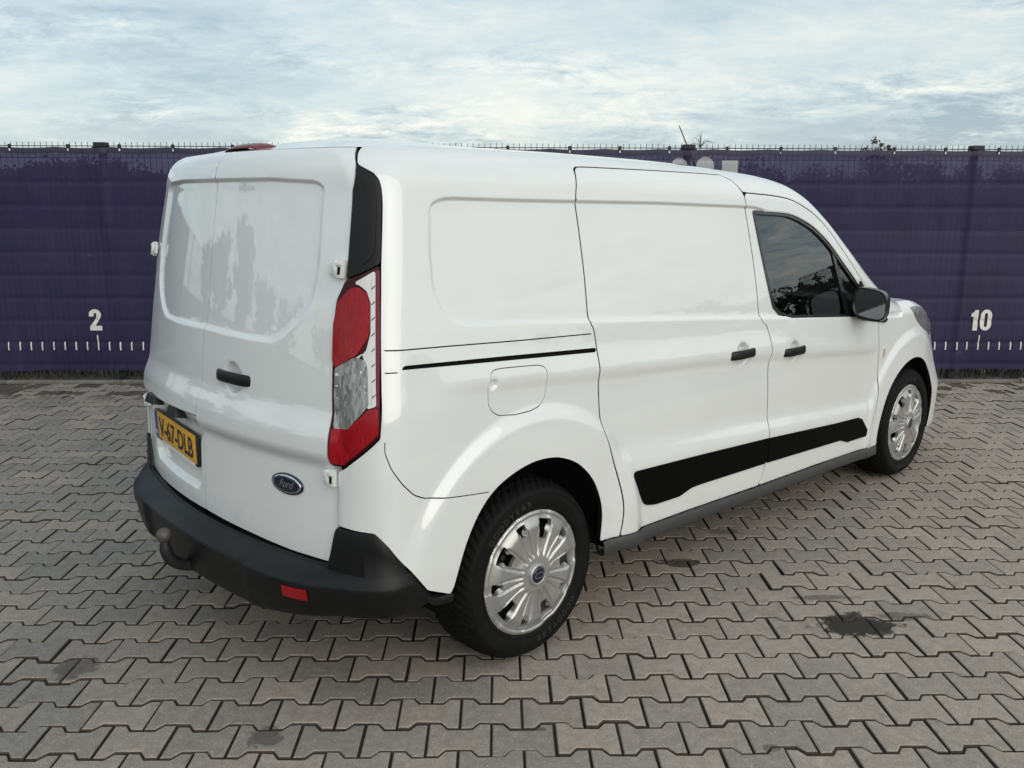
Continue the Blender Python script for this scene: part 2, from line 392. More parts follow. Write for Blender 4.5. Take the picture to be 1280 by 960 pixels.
def disp(s, t, side):
    s = np.asarray(s, float); t = np.asarray(t, float); D = np.zeros(np.broadcast(s, t).shape)
    # ---- side
    sd = poly_sdf(REC_SIDE, s, t)
    top = ss((t-(np.minimum(1.588, zs_of(np.clip(s, 0, 3.3))-.02)-.05))/.03)
    w = .020-.011*top
    D = D-(.0105)*ss(-sd/w)*(s > 0)
    fs = ss((s-.15)/.3)*(1-ss((s-3.05)/.25))
    x = s-.635; r = np.hypot(x, t-.325); rf = np.hypot(x-3.05, t-.325)
    arch_r = 1-ss((r-.535)/.065); arch_f = 1-ss((rf-.50)/.065)
    cr = CREASE(np.clip(s, .2, 3.3)); lg = LEDGE(np.clip(s, 1.1, 3.2)); st = STRIPT(np.clip(s, 1.1, 3.1))
    und = ss((cr-t)/.05)
    D = D+.007*np.exp(-((t-cr)/.05)**2)*fs
    D = D-.008*und*fs
    door = ss((s-1.02)/.14)*(1-ss((s-3.12)/.12))
    D = D+.021*ss((lg-t)/np.maximum(lg-st-.012, .05))*door
    D = np.where(s > -.02, np.maximum(D, -.008+.019*arch_r) if False else D+.019*arch_r*ss((s+.05)/.25)*(1-ss((t-1.0)/.1)), D)
    D = D+.016*arch_f*(s > 2.5)
    # ---- back
    rr = s < -.03
    sdb = poly_sdf(REC_REAR, s, t)
    D = np.where(rr, -.010*ss(-sdb/(.022-.011*ss((t-1.60)/.02))), D)
    k = ss((-.13-s)/.05)
    band = .020*ss((.985-t)/.10)-.029*ss((.855-t)/.065)
    D = np.where(rr, D+band*k, D)
    for a, b, ra, rb in DISHES:
        if side < 0 and a < 0: continue
        q = ((s-a)/ra)**2+((t-b)/rb)**2; D = D-.020*(1 if ra > .03 else .5)*ss((1-q)/.75)
    if side < 0:
        D = np.where(rr, D-.024*ss(-poly_sdf(REC_PLATE, s, t)/.016), D)
    return D
def SD(s, t, side=1, off=0.0):
    """surface with relief -> points, normals (van frame; side = -1 mirrors to the left)"""
    s = np.asarray(s, float); t = np.asarray(t, float); h = .003
    P0 = S(s, t)
    def nrm(f):
        a = f(s+h, t)-f(s-h, t); b = f(s, t+h)-f(s, t-h)
        n = np.cross(a, b); return n/np.maximum(np.linalg.norm(n, axis=-1, keepdims=True), 1e-12)
    n0 = nrm(S)
    def full(a, b):
        return S(a, b)+nbase(a, b)*(disp(a, b, side)[..., None]+off)
    def nbase(a, b):
        p = S(a+h, b)-S(a-h, b); q = S(a, b+h)-S(a, b-h); n = np.cross(p, q)
        return n/np.maximum(np.linalg.norm(n, axis=-1, keepdims=True), 1e-12)
    P = full(s, t); n = nrm(full)
    if side < 0:
        P = P*np.array([1, -1, 1]); n = n*np.array([1, -1, 1])
    return P, n
def in_polys(loops, s, t):
    ins = np.zeros(s.shape, bool)
    for P in loops:
        for a, b in zip(P, np.roll(P, -1, 0)):
            if a[1] == b[1]: continue
            ins ^= ((a[1] > t) != (b[1] > t)) & (s < (b[0]-a[0])*(t-a[1])/(b[1]-a[1])+a[0])
    return ins
def resample(P, step):
    P = np.array(P, float); Q = np.vstack([P, P[:1]]); d = np.concatenate([[0], np.cumsum(np.linalg.norm(np.diff(Q, axis=0), axis=1))])
    n = max(8, int(d[-1]/step)); u = np.linspace(0, d[-1], n, endpoint=False)
    return np.stack([np.interp(u, d, Q[:, 0]), np.interp(u, d, Q[:, 1])], 1)
def panel(name, outer, material, parent, holes=(), side=1, off=0.0, depth=.022, grid=.016, fine=.0065, step=.010, edge=None, surf=None, shrink=0.0):
    """a sheet cut from the body surface with its edges folded in"""
    if side < 0 and grid < .02 and name != 'rear_door': grid, fine, step = .04, 0, .02    # the far side is coarser
    loops = [resample(outer, step)]+[resample(h, step) for h in holes]
    if shrink: loops[0] = offset_poly(loops[0], -shrink); loops[1:] = [offset_poly(l, shrink) for l in loops[1:]]
    f = surf or (lambda a, b: SD(a, b, side, off))
    lo = loops[0].min(0); hi = loops[0].max(0)
    gs = np.arange(lo[0], hi[0], grid); gt = np.arange(lo[1], hi[1], grid); A, B = np.meshgrid(gs, gt)
    pts = [np.stack([A.ravel(), B.ravel()], 1)]
    if fine and surf is None:
        gs = np.arange(lo[0], hi[0], fine); gt = np.arange(lo[1], hi[1], fine); A, B = np.meshgrid(gs, gt)
        Dv = disp(A, B, side)
        g = np.zeros_like(Dv)
        g[1:-1, 1:-1] = np.maximum(np.abs(Dv[2:, 1:-1]-Dv[:-2, 1:-1]), np.abs(Dv[1:-1, 2:]-Dv[1:-1, :-2]))
        mk = g > .0011
        pts.append(np.stack([A[mk], B[mk]], 1))
    pts = np.concatenate(pts)
    if fine and surf is None:
        for P in (REC_SIDE, REC_REAR)+((REC_PLATE,) if side < 0 else ()):
            d_ = poly_sdf(P, pts[:, 0], pts[:, 1]); pts = pts[~((d_ < .005) & (d_ > -.0245))]
            P2 = resample(P, .0075)
            pts = np.concatenate([pts]+[offset_poly(P2, o_) for o_ in (.0035, 0, -.0022, -.0045, -.007, -.0095, -.013, -.017, -.021)])
    keep = in_polys(loops, pts[:, 0], pts[:, 1]); pts = pts[keep]
    allb = np.concatenate(loops)
    # drop points too near the outline
    dd = np.full(len(pts), 1e9)
    for l in loops:
        for a, b in zip(l, np.roll(l, -1, 0)):
            near = (np.abs(pts[:, 0]-a[0]) < .05) & (np.abs(pts[:, 1]-a[1]) < .05)
            if not near.any(): continue
            q = pts[near]; e = b-a; k = np.clip(((q-a)@e)/(e@e+1e-15), 0, 1)
            dd[near] = np.minimum(dd[near], np.hypot(*(q-a-k[:, None]*e).T))
    pts = pts[dd > .0035]
    vs = [Vector(p) for p in allb]+[Vector(p) for p in pts]
    ed = []; o = 0
    for l in loops:
        n = len(l); ed += [(o+i, o+(i+1) % n) for i in range(n)]; o += n
    ov, _, of, *_ = delaunay_2d_cdt(vs, ed, [], 0, 1e-7)
    ov = np.array([(v.x, v.y) for v in ov]); tri = np.array([f_ for f_ in of if len(f_) == 3])
    c = ov[tri].mean(1); tri = tri[in_polys(loops, c[:, 0], c[:, 1])]
    e1 = ov[tri[:, 1]]-ov[tri[:, 0]]; e2 = ov[tri[:, 2]]-ov[tri[:, 0]]
    ar = e1[:, 0]*e2[:, 1]-e1[:, 1]*e2[:, 0]
    tri[ar < 0] = tri[ar < 0][:, ::-1]; tri = tri[np.abs(ar) > 1e-9]
    P, n = f(ov[:, 0], ov[:, 1])
    V = [P]; NN = [n]; F = [tuple(r) for r in (tri if side > 0 else tri[:, ::-1])]; MI = [0]*len(F); o = len(P)
    for li, l in enumerate(loops):
        p, q = f(l[:, 0], l[:, 1]); m = len(l)
        tg = np.roll(p, -1, 0)-np.roll(p, 1, 0); en = np.cross(tg, q); en /= np.linalg.norm(en, axis=1, keepdims=True)+1e-12
        # en points out of the sheet for a counter-clockwise outline
        area = np.sum(l[:, 0]*np.roll(l[:, 1], -1)-np.roll(l[:, 0], -1)*l[:, 1])
        sg = 1 if area > 0 else -1
        if li > 0: sg = -sg
        if side < 0: sg = -sg
        en = en*sg
        rings = [(p, .55*q+.83*en), (p+en*.0006-q*.0022, en), (p+en*.0006-q*depth, en)]
        for a, b in rings: V.append(a); NN.append(b/np.linalg.norm(b, axis=1, keepdims=True))
        for k in range(2):
            for i in range(m):
                j = (i+1) % m; a0, a1, b0, b1 = o+k*m+i, o+k*m+j, o+(k+1)*m+i, o+(k+1)*m+j
                fa = (a0, b0, b1, a1)
                F.append(fa if sg*side > 0 else fa[::-1]); MI.append(0 if k == 0 else 1)
        o += 3*m
    V = np.concatenate(V); NN = np.concatenate(NN)
    me = mesh(name, V, F, [material, edge or GAP], True, MI)  # default edge is near black: gap shade put into the fold's colour
    me.normals_split_custom_set_from_vertices([tuple(x) for x in NN])
    return obj(name, me, parent)

# ------------------------------------------------------------------ van
HD = math.radians(42.425)
VAN = empty('panel_van', (-.4565, 3.4948, 0)); VAN.rotation_euler = (0, 0, HD)
tag(VAN, 'white panel van with black rear bumper parked on the grey block paving', 'van')
def archpoly(xc, r, n=40, a0=-20, a1=200): return [(xc+r*math.cos(math.radians(a)), .325+r*math.sin(math.radians(a))) for a in np.linspace(a1, a0, n)]
RARCH = [(.255, .375)]+catmull([(.268, .392), (.315, .511), (.370, .605), (.433, .668), (.51, .707), (.60, .730), (.68, .732), (.757, .718), (.846, .677), (.925, .605), (.970, .525), (.988, .45), (.985, .347)], 5)
def farch(n=36):
    return [(3.68+ARCH_F*math.cos(math.radians(a)), .325+ARCH_F*math.sin(math.radians(a))) for a in np.linspace(188, -14, n)]
def build_side(side):
    rear_edge = [(-.155, .635), (-.155, .80), (-.1285, .812), (-.004, .912), (.003, 1.0), (.003, 1.405), (.010, 1.57), (.009, 1.62), (.006, 1.65), (-.006, 1.67), (-.036, 1.69), (-.046, 1.70), (-.03, 1.74)]
    roof = [(s, float(tseam(s))) for s in np.linspace(-.004, 3.19, 60)]
    under = [(s, float(doortop(s))+.006) for s in np.linspace(3.19, 1.93, 30)]
    sdtop = [(1.904, 1.628), (1.862, 1.686), (1.80, 1.7125), (1.305, 1.7178), (.906, 1.7188), (.866, 1.7158), (.851, 1.702)]
    sdr = [tuple(np.array(p)-(.0072, 0)) for p in SD_REAR[1:]]
    bump = [(.164, .418), (.099, .505), (.033, .582), (.0, .612), (-.023, .629)]
    out = rear_edge+roof+under+sdtop+sdr+RARCH[::-1]+bump
    holes = []
    track = rnd([(.074, 1.106), (.5, 1.083), (.934, 1.060), (.934, 1.076), (.5, 1.0985), (.086, 1.118)], .02, 1)
    fuel = rnd([(.424, 1.05), (.436, 1.06), (.467, 1.061), (.556, 1.056), (.64, 1.050), (.668, 1.040), (.676, 1.019), (.678, .97), (.677, .937), (.652, .915), (.611, .906), (.537, .904), (.466, .913), (.437, .931), (.423, .954), (.417, 1.007)], .02, 2)
    if side > 0:
        gapa = strip_poly(np.array([(s, float(np.interp(s, [.02, .252, .557, .914], [1.166, 1.156, 1.141, 1.127]))) for s in np.linspace(.012, .914, 40)]), .0044)
        gapb = strip_poly(np.array([(.012, 1.1015), (.04, 1.101), (.066, 1.1005)]), .004)
        qg = strip_poly(rnd([(.012, .905), (.012, .872), (.037, .823), (.083, .768), (.124, .728), (.163, .709), (.288, .689), (.42, .672)], .03, 2, False), .0042)
        holes = [track, offset_poly(fuel, .0032), gapa, gapb, qg]
    b = panel('body_side', dens(out, .02), PAINT, VAN, holes, side, step=.009)
    sdr_ = panel('sliding_door', SDOOR, PAINT, VAN, (), side)
    fd = panel('front_door', FDOOR, PAINT, VAN, (WIN_OUT,), side)
    panel('window_glass', WIN_OUT, GLASS, fd, (), side, off=-.007, depth=.003, grid=.03, edge=GLASS, shrink=.002, surf=lambda a, c: winsurf(a, c, side, -.006))
    panel('window_seal', offset_poly(WIN_OUT, .004), GLOSSBLACK, fd, (offset_poly(WIN_OUT, -.013),), side, grid=.05, fine=0, depth=.018, edge=GLOSSBLACK, surf=lambda a, c: winsurf(a, c, side, .004))
    bar = rnd([(2.678, 1.388), (2.716, 1.358), (2.908, 1.02), (2.866, 1.02)], .05, 1)
    panel('window_bar', bar, GLOSSBLACK, fd, (), side, grid=.04, fine=0, depth=.02, edge=GLOSSBLACK, surf=lambda a, c: winsurf(a, c, side, .000))
    # black sail in the corner of the window that carries the mirror
    sail = rnd([(2.975, 1.19), (3.06, 1.118), (3.17, 1.045), (3.30, .962), (3.27, .948), (3.0, .985), (2.97, 1.05)], .03, 1)
    panel('mirror_mount', sail, PLASTIC, fd, (), side, off=.008, grid=.03, fine=0, depth=.02, edge=PLASTIC)
    # front wing
    hood = [(s, float(tseam(s))) for s in np.linspace(4.46, 3.20, 34)]
    wing = farch()+[(4.10, .235), (4.46, .235)]+hood+[(3.215, 1.07), (3.2, 1.02)]+[tuple(np.array(p)+(.0072, 0)) for p in FD_FRONT]+[(3.2, .262)]
    HEADL = rnd([(3.62, .998), (3.70, 1.0), (3.80, .985), (3.90, .955), (4.0, .90), (4.05, .83), (3.98, .80), (3.90, .835), (3.80, .87), (3.70, .925)], .03, 2)
    wg = panel('front_wing', dens(wing, .02), PAINT, VAN, (offset_poly(HEADL, .003),), side)
    hl = panel('headlight', HEADL, CLEARL, VAN, (), side, grid=.02, off=.002, edge=GLOSSBLACK)
    # black cladding along the doors
    cl = [(1.148, .572), (1.165, .580), (1.583, .560), (2.102, .531), (2.768, .485), (3.033, .471), (3.073, .457), (3.146, .387), (3.139, .350), (2.931, .357), (2.85, .382), (2.17, .412), (1.776, .425), (1.60, .431), (1.54, .43), (1.46, .412), (1.30, .417), (1.245, .428), (1.225, .44)]
    a = [p for p in cl if p[0] < 2.13]; c = [p for p in cl if p[0] > 2.13]
    CL = dens(cl, .02)
    def part(lo, hi):
        q = [tuple(p) for p in CL if lo < p[0] < hi]; return q
    lf = [tuple(p) for p in CL if p[0] < 2.12]; rg = [tuple(p) for p in CL if p[0] > 2.14]
    k_ = max(range(len(lf)-1), key=lambda i: abs(lf[i+1][1]-lf[i][1])*(lf[i][0] > 2.0 and lf[i+1][0] > 2.0)); left = lf[:k_+1]+[(2.1335, .530), (2.130, .47), (2.1195, .4155)]+lf[k_+1:]
    right = [(2.1275, .4145), (2.138, .47), (2.1415, .528)]+[p for p in rg]; 
    left = rnd(left, .02, 1)
    panel('door_cladding', left, CLAD, sdr_, (), side, off=.006, grid=.03, edge=CLAD, depth=.012)
    panel('door_cladding', rnd(right, .02, 1), CLAD, fd, (), side, off=.006, grid=.03, edge=CLAD, depth=.012)
    # handles
    for par, s0, t0 in ((sdr_, 1.885, .943), (fd, 2.325, .906)):
        handle(par, s0, t0, side)
    if side > 0:
        fl = panel('fuel_flap', fuel, PAINT, b, (), side)
        # slot that the sliding door runs in
        panel('door_track', offset_poly(track, .004), GAP, b, (), side, off=-.012, grid=.05, fine=0, depth=.004)
        ind = [(3.288+.012*math.cos(a), .784+.026*math.sin(a)) for a in np.linspace(0, 2*math.pi, 24, endpoint=False)]
        panel('side_indicator', ind, AMBER, wg, (), side, off=.004, step=.004, grid=.01, fine=0, depth=.01, edge=GLOSSBLACK)
        panel('indicator_rim', [((a-3.288)*1.5+3.288, (c-.784)*1.25+.784) for a, c in ind], WHITEPL, wg, (), side, off=.002, step=.004, grid=.01, fine=0, depth=.01)
    lamp(side); pillar(side); rear_door(side)
def winsurf(s, t, side, off):
    """the flat-ish plane of the side windows: the body surface with its relief taken out"""
    P, n = SDplain(s, t, off-.0105); m = np.array([1, side, 1]); return P*m, n*m
def SDplain(s, t, off):
    h = .004; a = S(s+h, t)-S(s-h, t); b = S(s, t+h)-S(s, t-h); n = np.cross(a, b); n /= np.linalg.norm(n, axis=-1, keepdims=True)
    return S(s, t)+n*off, n
def frame_at(s, t, side, off=0.0):
    """place on the surface: origin, along (forwards), up, out"""
    P, n = SD(np.array([s-.01, s, s+.01]), np.array([t]*3), side, off)
    a = P[2]-P[0]; a /= np.linalg.norm(a); o = n[1]; u = np.cross(o, a) if side > 0 else -np.cross(o, a)
    u = np.cross(o, a)
    if u[2] < 0: u = -u
    return P[1], a, u/np.linalg.norm(u), o
def handle(par, s0, t0, side, L_=.21, rear=False, pitch=0.0):
    """recessed cup, grip and two feet"""
    P, a, u, o = frame_at(s0, t0, side)
    M = lambda x, y, z: P+a*x+u*y+o*z
    # grip: bowed bar, rounded section
    V = []; F = []; n = 20; k = 12
    for i in range(n+1):
        q = i/n; x = (q-.5)*L_; bow = .030*(1-(2*q-1)**4)+.004
        hh = .0195*(1-.25*(2*q-1)**8)*(1 if .02 < q < .98 else .8); hd = .010
        for j in range(k):
            c = 2*math.pi*j/k; cc, sn = math.cos(c), math.sin(c)
            e = .62
            V.append(M(x, hh*math.copysign(abs(sn)**e, sn)+pitch*x, bow-.004+hd*math.copysign(abs(cc)**e, cc)))
    for i in range(n):
        for j in range(k): F.append((i*k+j, i*k+(j+1) % k, (i+1)*k+(j+1) % k, (i+1)*k+j))
    F.append(tuple(range(k))); F.append(tuple(n*k+j for j in range(k)))
    me = mesh('door_handle', V, F, PLASTIC); h = obj('door_handle', me, par)
# --- tail light and the black trim above it
def px_poly(P): return P
def lamp(side):
    full = rnd([(-.113, 1.362), (-.057, 1.384), (-.004, 1.407), (-.001, 1.185), (-.006, .918), (-.129, .820), (-.172, .820), (-.170, 1.013), (-.157, 1.246), (-.146, 1.305), (-.118, 1.354)], .02, 1)
    root = panel('tail_light', full, DARKRED, VAN, (), side, off=.003 if side > 0 else -.016, grid=.02, fine=0, depth=.03, edge=GLOSSBLACK)
    def lens(name, poly, m, off, it=1, st=.012): return panel(name, offset_poly(rnd(poly, st, it), .003), m, root, (), side, off=off-.0065-(0 if side > 0 else .019), grid=.02, fine=0, depth=.008, step=.006, edge=m)
    lens('red_lens', [(-.098, 1.335), (-.075, 1.342), (-.048, 1.325), (-.037, 1.292), (-.037, 1.23), (-.043, 1.205), (-.078, 1.155), (-.152, 1.112), (-.160, 1.13), (-.154, 1.235), (-.135, 1.30)], RED, .014, 1, .012)
    lens('side_lens', [(-.0175, 1.386), (-.0065, 1.392), (-.0045, 1.185), (-.0095, 1.005), (-.0185, 1.005)], MAROON, .0122)
    lens('white_lens', [(-.080, 1.356), (-.020, 1.388), (-.019, 1.20), (-.020, 1.010), (-.046, 1.002), (-.044, 1.125), (-.060, 1.160), (-.150, 1.105), (-.150, 1.095), (-.09, 1.12), (-.044, 1.165), (-.029, 1.215), (-.029, 1.30), (-.042, 1.335), (-.066, 1.352)], WHITEL, .0125)
    lens('reverse_lens', [(-.150, 1.105), (-.082, 1.142), (-.052, 1.135), (-.046, 1.11), (-.046, 1.01), (-.112, .938), (-.156, .935), (-.156, 1.02)], CLEARL, .0145, 1, .012)
    lens('fog_lens', [(-.160, .930), (-.110, .933), (-.044, .993), (-.014, 1.0), (-.014, .928), (-.128, .830), (-.165, .830)], RED, .014)
    # bars across the white strip and ribs inside the reversing lamp
    V = []; F = []
    def bar(s0, t0, s1, t1, w, off):
        off -= .0065+(0 if side > 0 else .019)
        P, n = SD(np.array([s0, s1, s1, s0]), np.array([t0, t1, t1+w, t0+w]), side, off); o = len(V)
        Q, _ = SD(np.array([s0, s1, s1, s0]), np.array([t0, t1, t1+w, t0+w]), side, off-.004)
        V.extend(P); V.extend(Q); F.extend([(o, o+1, o+2, o+3), (o, o+4, o+5, o+1), (o+1, o+5, o+6, o+2), (o+2, o+6, o+7, o+3), (o+3, o+7, o+4, o)])
    for k in range(8):
        t_ = 1.03+k*.044; bar(-.029, t_, -.018, t_+.009, .0035, .0135)
    bar(-.0315, 1.01, -.0295, 1.36, .0001, .0135)
    me = mesh('lens_rib', V, F, STEEL, False); obj('lens_rib', me, root)
    V.clear(); F.clear()
    for k in range(5): bar(-.142+k*.012, .955+k*.012, -.120+k*.012, 1.0+k*.012, .003, .0155)
    bar(-.150, 1.055, -.05, 1.062, .004, .0155); bar(-.15, 1.02, -.05, 1.045, .0025, .0155); bar(-.15, 1.085, -.06, 1.10, .008, .0155)
    me = mesh('reflector_rib', V, F, CHROME, False); obj('reflector_rib', me, root)
def pillar(side):
    o = rnd([(-.050, 1.692), (-.036, 1.682), (-.010, 1.663), (.003, 1.642), (.005, 1.61), (.004, 1.57), (-.001, 1.412), (-.057, 1.388), (-.109, 1.368), (-.101, 1.432), (-.083, 1.62)], .016, 1)
    p = panel('pillar_trim', o, PLASTIC, VAN, (), side, off=.006 if side > 0 else -.016, grid=.02, fine=0, depth=.03, edge=PLASTIC)
    panel('trim_insert', rnd([(-.045, 1.655), (-.018, 1.642), (-.010, 1.60), (-.018, 1.44), (-.058, 1.405), (-.062, 1.44)], .016, 2), PLASTIC, p, (), side, off=.0085 if side > 0 else -.0135, grid=.02, fine=0, depth=.004, edge=GAP)
def rear_door(side):
    half = lambda t: -float(section(-.5, np.array(t))[0])
    def cen(t, g=.0005):
        # s where the surface meets the middle of the van
        lo, hi = -1.1, -.3
        for _ in range(40):
            m = (lo+hi)/2; y = float(S(np.array(m), np.array(t))[1])
            if y > -g: lo = m
            else: hi = m
        return (lo+hi)/2
    topz = 1.775
    right = [(-.030, topz), (-.052, 1.702), (-.056, 1.694), (-.089, 1.62), (-.107, 1.432), (-.118, 1.368), (-.124, 1.352), (-.150, 1.305), (-.160, 1.246), (-.174, 1.013), (-.179, .815), (-.162, .80), (-.160, .622), (-.179, .558), (-.196, .507)]
    mid = [(cen(t), t) for t in np.linspace(.517, topz+.002, 40)]
    bottom = [(-.37, .505), (-.58, .512)]
    out = right+bottom+mid+[(-.55, topz+.002), (-.3, topz+.002)]
    d = panel('rear_door', dens(out, .02), PAINT, VAN, (), side, step=.009, edge=PAINT)
    # hinges
    for t0, s0 in ((1.393, -.136), (.782, -.182)):
        bm = bmesh.new()
        P, a, u, o = frame_at(s0, t0, side)
        R_ = Matrix((Vector(a), Vector(u), Vector(o))).transposed()
        sg = 1
        box_bm(bm, (.012, 0, .012), (.026, .056, .018), None, .005); box_bm(bm, (-.016, 0, .010), (.030, .036, .012), None, .004); box_bm(bm, (.012, .014, .023), (.020, .012, .010), None, .003)
        box_bm(bm, (.004, -.002, .0195), (.010, .026, .004), None, .001)
        bmesh.ops.transform(bm, matrix=Matrix.Translation(Vector(P))@R_.to_4x4(), verts=bm.verts)
        h = obj('hinge', bm_mesh('hinge', bm, WHITEPL, True, 40), d)
        V, F = tube_data([P+o*.020+a*(-.002)+u*y for y in (-.024, .024)], .0075, 10); obj('hinge_pin', mesh('hinge_pin', V, F, WHITEPL), d)
        bm = bmesh.new(); box_bm(bm, (.013, -.006, .0216), (.009, .022, .002)); bmesh.ops.transform(bm, matrix=Matrix.Translation(Vector(P))@R_.to_4x4(), verts=bm.verts)
        obj('hinge_slot', bm_mesh('hinge_slot', bm, GAP), d)
    if side > 0:
        handle(d, -.645, 1.020, side, .225, True)
        # oval badge
        P, a, u, o = frame_at(-.373, .722, side, .0)
        def oval(rx, ry, z0, z1, m, name, dome=0):
            V = []; F = []; n = 48
            rings = [(1, z0), (1, z1), (.93, z1+.0015), (.6, z1+.0015+dome*.6), (.3, z1+.0015+dome*.9), (.0001, z1+.0015+dome)]
            for r_, z in rings:
                for j in range(n):
                    c = 2*math.pi*j/n; V.append(P+a*rx*r_*math.cos(c)+u*ry*r_*math.sin(c)+o*z)
            for q in range(len(rings)-1):
                for j in range(n): F.append((q*n+j, q*n+(j+1) % n, (q+1)*n+(j+1) % n, (q+1)*n+j))
            return obj(name, mesh(name, V, F, m), d)
        oval(.074, .034, 0, .004, BADGE, 'badge'); oval(.0675, .0290, .003, .0060, CHROME, 'badge_ring'); oval(.0645, .0262, .004, .0062, BADGE, 'badge_face', .0015)
        text_mesh('badge_lettering', 'Ford', .033, P+o*.0100-u*.0095, -a*-1, u, o, mat('badge_silver', (.35, .35, .36), .3, metal=.7), d, shear=.45, squash=1.0, thick=.0004, bold=.0)
    else:
        # number plate, its holder, the lamps over it
        def yz(y, z):
            lo, hi = -1.0, -.1
            for _ in range(40):
                m = (lo+hi)/2; yy = -float(S(np.array(m), np.array(z))[1])
                if yy < y: lo = m
                else: hi = m
            P, n = SD(np.array([m]), np.array([z]), -1, 0.0); return P[0]
        A = yz(.068, .720); B = yz(.566, .720); A = A+np.array([-.018, 0, 0]); B = B+np.array([.004, 0, 0]); X = (A-B); X /= np.linalg.norm(X); Z = np.array([0, 0, 1.]); O = np.cross(X, Z); O /= np.linalg.norm(O)
        if O[0] > 0: O = -O
        C0 = (A+B)/2+O*.004
        def slab(name, cx, cz, w, h, z0, z1, m, bev=.003, par=d):
            bm = bmesh.new(); box_bm(bm, (0, 0, 0), (w, h, z1-z0), None, bev)
            R_ = Matrix((Vector(X), Vector(Z), Vector(O))).transposed()
            bmesh.ops.transform(bm, matrix=Matrix.Translation(Vector(C0+X*cx+Z*cz+O*(z0+z1)/2))@R_.to_4x4(), verts=bm.verts)
            return obj(name, bm_mesh(name, bm, m, True, 40), par)
        slab('plate_holder', 0, -.004, .508, .120, -.012, .003, INK)
        pl = slab('number_plate', 0, 0, .498, .106, .0, .0060, YELLOW, .002)
        slab('plate_band', -.229, 0, .038, .103, .0, .0066, BLUE, .0008)
        slab('dealer_strip', .03, -.0615, .40, .013, .0, .0048, WHITEPL, .001)
        text_mesh('plate_lettering', 'V-67-DLB', .104, C0+X*.020-Z*.037+O*.0068, X, Z, O, INK, d, squash=.98, thick=.0006, bold=.0016)
        text_mesh('plate_lettering', 'NL', .022, C0-X*.229-Z*.040+O*.0070, X, Z, O, WHITEPL, d, squash=.9, thick=.0004)
        for y0 in (.470, .215):
            bm = bmesh.new(); Q = yz(y0, .838)
            V = [Q+np.array(p) for p in ((.0, -.055, -.022), (0, .055, -.022), (.0, .045, .020), (0, -.030, .020), (-.040, -.040, -.016), (-.040, .040, -.016), (-.030, .035, .014), (-.030, -.025, .014))]
            me = mesh('plate_lamp', V, [(0, 1, 2, 3), (4, 5, 6, 7)[::-1], (0, 1, 5, 4), (1, 2, 6, 5), (2, 3, 7, 6), (3, 0, 4, 7)], PLASTIC, False); obj('plate_lamp', me, d)
def text_mesh(name, body, size, P, X, Y, Z, m, parent, shear=0., squash=1., thick=.0005, bold=0.):
    cu = bpy.data.curves.new(name, 'FONT'); cu.body = body; cu.size = size; cu.align_x = 'CENTER'; cu.extrude = thick; cu.shear = shear; cu.offset = bold; cu.resolution_u = 4
    o = bpy.data.objects.new(name, cu); col.objects.link(o)
    dg = bpy.context.evaluated_depsgraph_get(); me = bpy.data.meshes.new_from_object(o.evaluated_get(dg))
    bpy.data.objects.remove(o); bpy.data.curves.remove(cu)
    R_ = Matrix((Vector(X)*squash, Vector(Y), Vector(Z))).transposed()
    me.transform(Matrix.Translation(Vector(P))@R_.to_4x4())
    me.materials.clear(); me.materials.append(m); me.name = name
    return obj(name, me, parent)
build_side(1); build_side(-1)

# --- roof, windscreen, bonnet, nose: one skin between the two roof seams
def skin(name, x0, x1, m, rear=False, nx=40, nl=14):
    V = []; NN = []
    xs = np.linspace(x0, x1, nx)
    rows = []
    lam = np.linspace(0, 1, nl)
    def rowpts(sv):
        s_ = np.full(nl, sv); ts = float(tseam(sv)); x = sv-.523; b = float(Bf(x)); w = float(section(np.array(x), np.array(ts))[0])
        tt = ts-.004+lam*(PE*b*.05+w*.999)
        return s_, tt
    V = []; F = []
    P_all = []
    for sv in xs:
        s_, tt = rowpts(sv); P = S(s_, tt); P_all.append(P)
    R_ = np.array(P_all); Lm = R_[:, ::-1]*np.array([1, -1, 1]); G = np.concatenate([R_, Lm[:, 1:]], 1)
    n, k = G.shape[:2]; V = G.reshape(-1, 3)
    for i in range(n-1):
        for j in range(k-1): F.append((i*k+j, (i+1)*k+j, (i+1)*k+j+1, i*k+j+1))
    me = mesh(name, V, F, m); return obj(name, me, VAN)
skin('roof', -.012, 2.20, PAINT)
skin('windscreen', 2.20, 3.25, GLASS)
skin('bonnet', 3.25, 4.46, PAINT)
# back edge of the roof, over the doors
def roof_back():
    V = []; F = []; nt = 14
    ys = np.linspace(0, 1, 30)
    rows = []
    for q in np.linspace(0, 1, nt):
        row = []
        t = 1.779+q*.70
        Y = float(section(np.array(-.45), np.array(t))[0])
        for k in ys:
            s_ = -.006-(1-k)*(max(Y, .02)-.006) if Y > .006 else -.006
            row.append(S(np.array(s_), np.array(t)))
        rows.append(row)
    R_ = np.array(rows); Lm = R_[:, ::-1]*np.array([1, -1, 1]); G = np.concatenate([Lm[:, :], R_[:, 1:]], 1)
    n, k = G.shape[:2]
    for i in range(n-1):
        for j in range(k-1): F.append((i*k+j, i*k+j+1, (i+1)*k+j+1, (i+1)*k+j))
    obj('roof_rear_edge', mesh('roof_rear_edge', G.reshape(-1, 3), F, PAINT), VAN)
roof_back()
def nose():
    ts = np.linspace(.235, float(tseam(4.46)), 16); P, _ = SD(np.full(16, 4.46), ts, 1, 0)
    V = []; F = []; k = 13
    for p in P:
        for j in range(k):
            q = j/(k-1)*2-1; V.append((p[0]+.06*(1-q*q), p[1]*-q, p[2]))
    for i in range(15):
        for j in range(k-1): F.append((i*k+j, (i+1)*k+j, (i+1)*k+j+1, i*k+j+1))
    obj('front_bumper', mesh('front_bumper', V, F, PAINT), VAN)
nose()
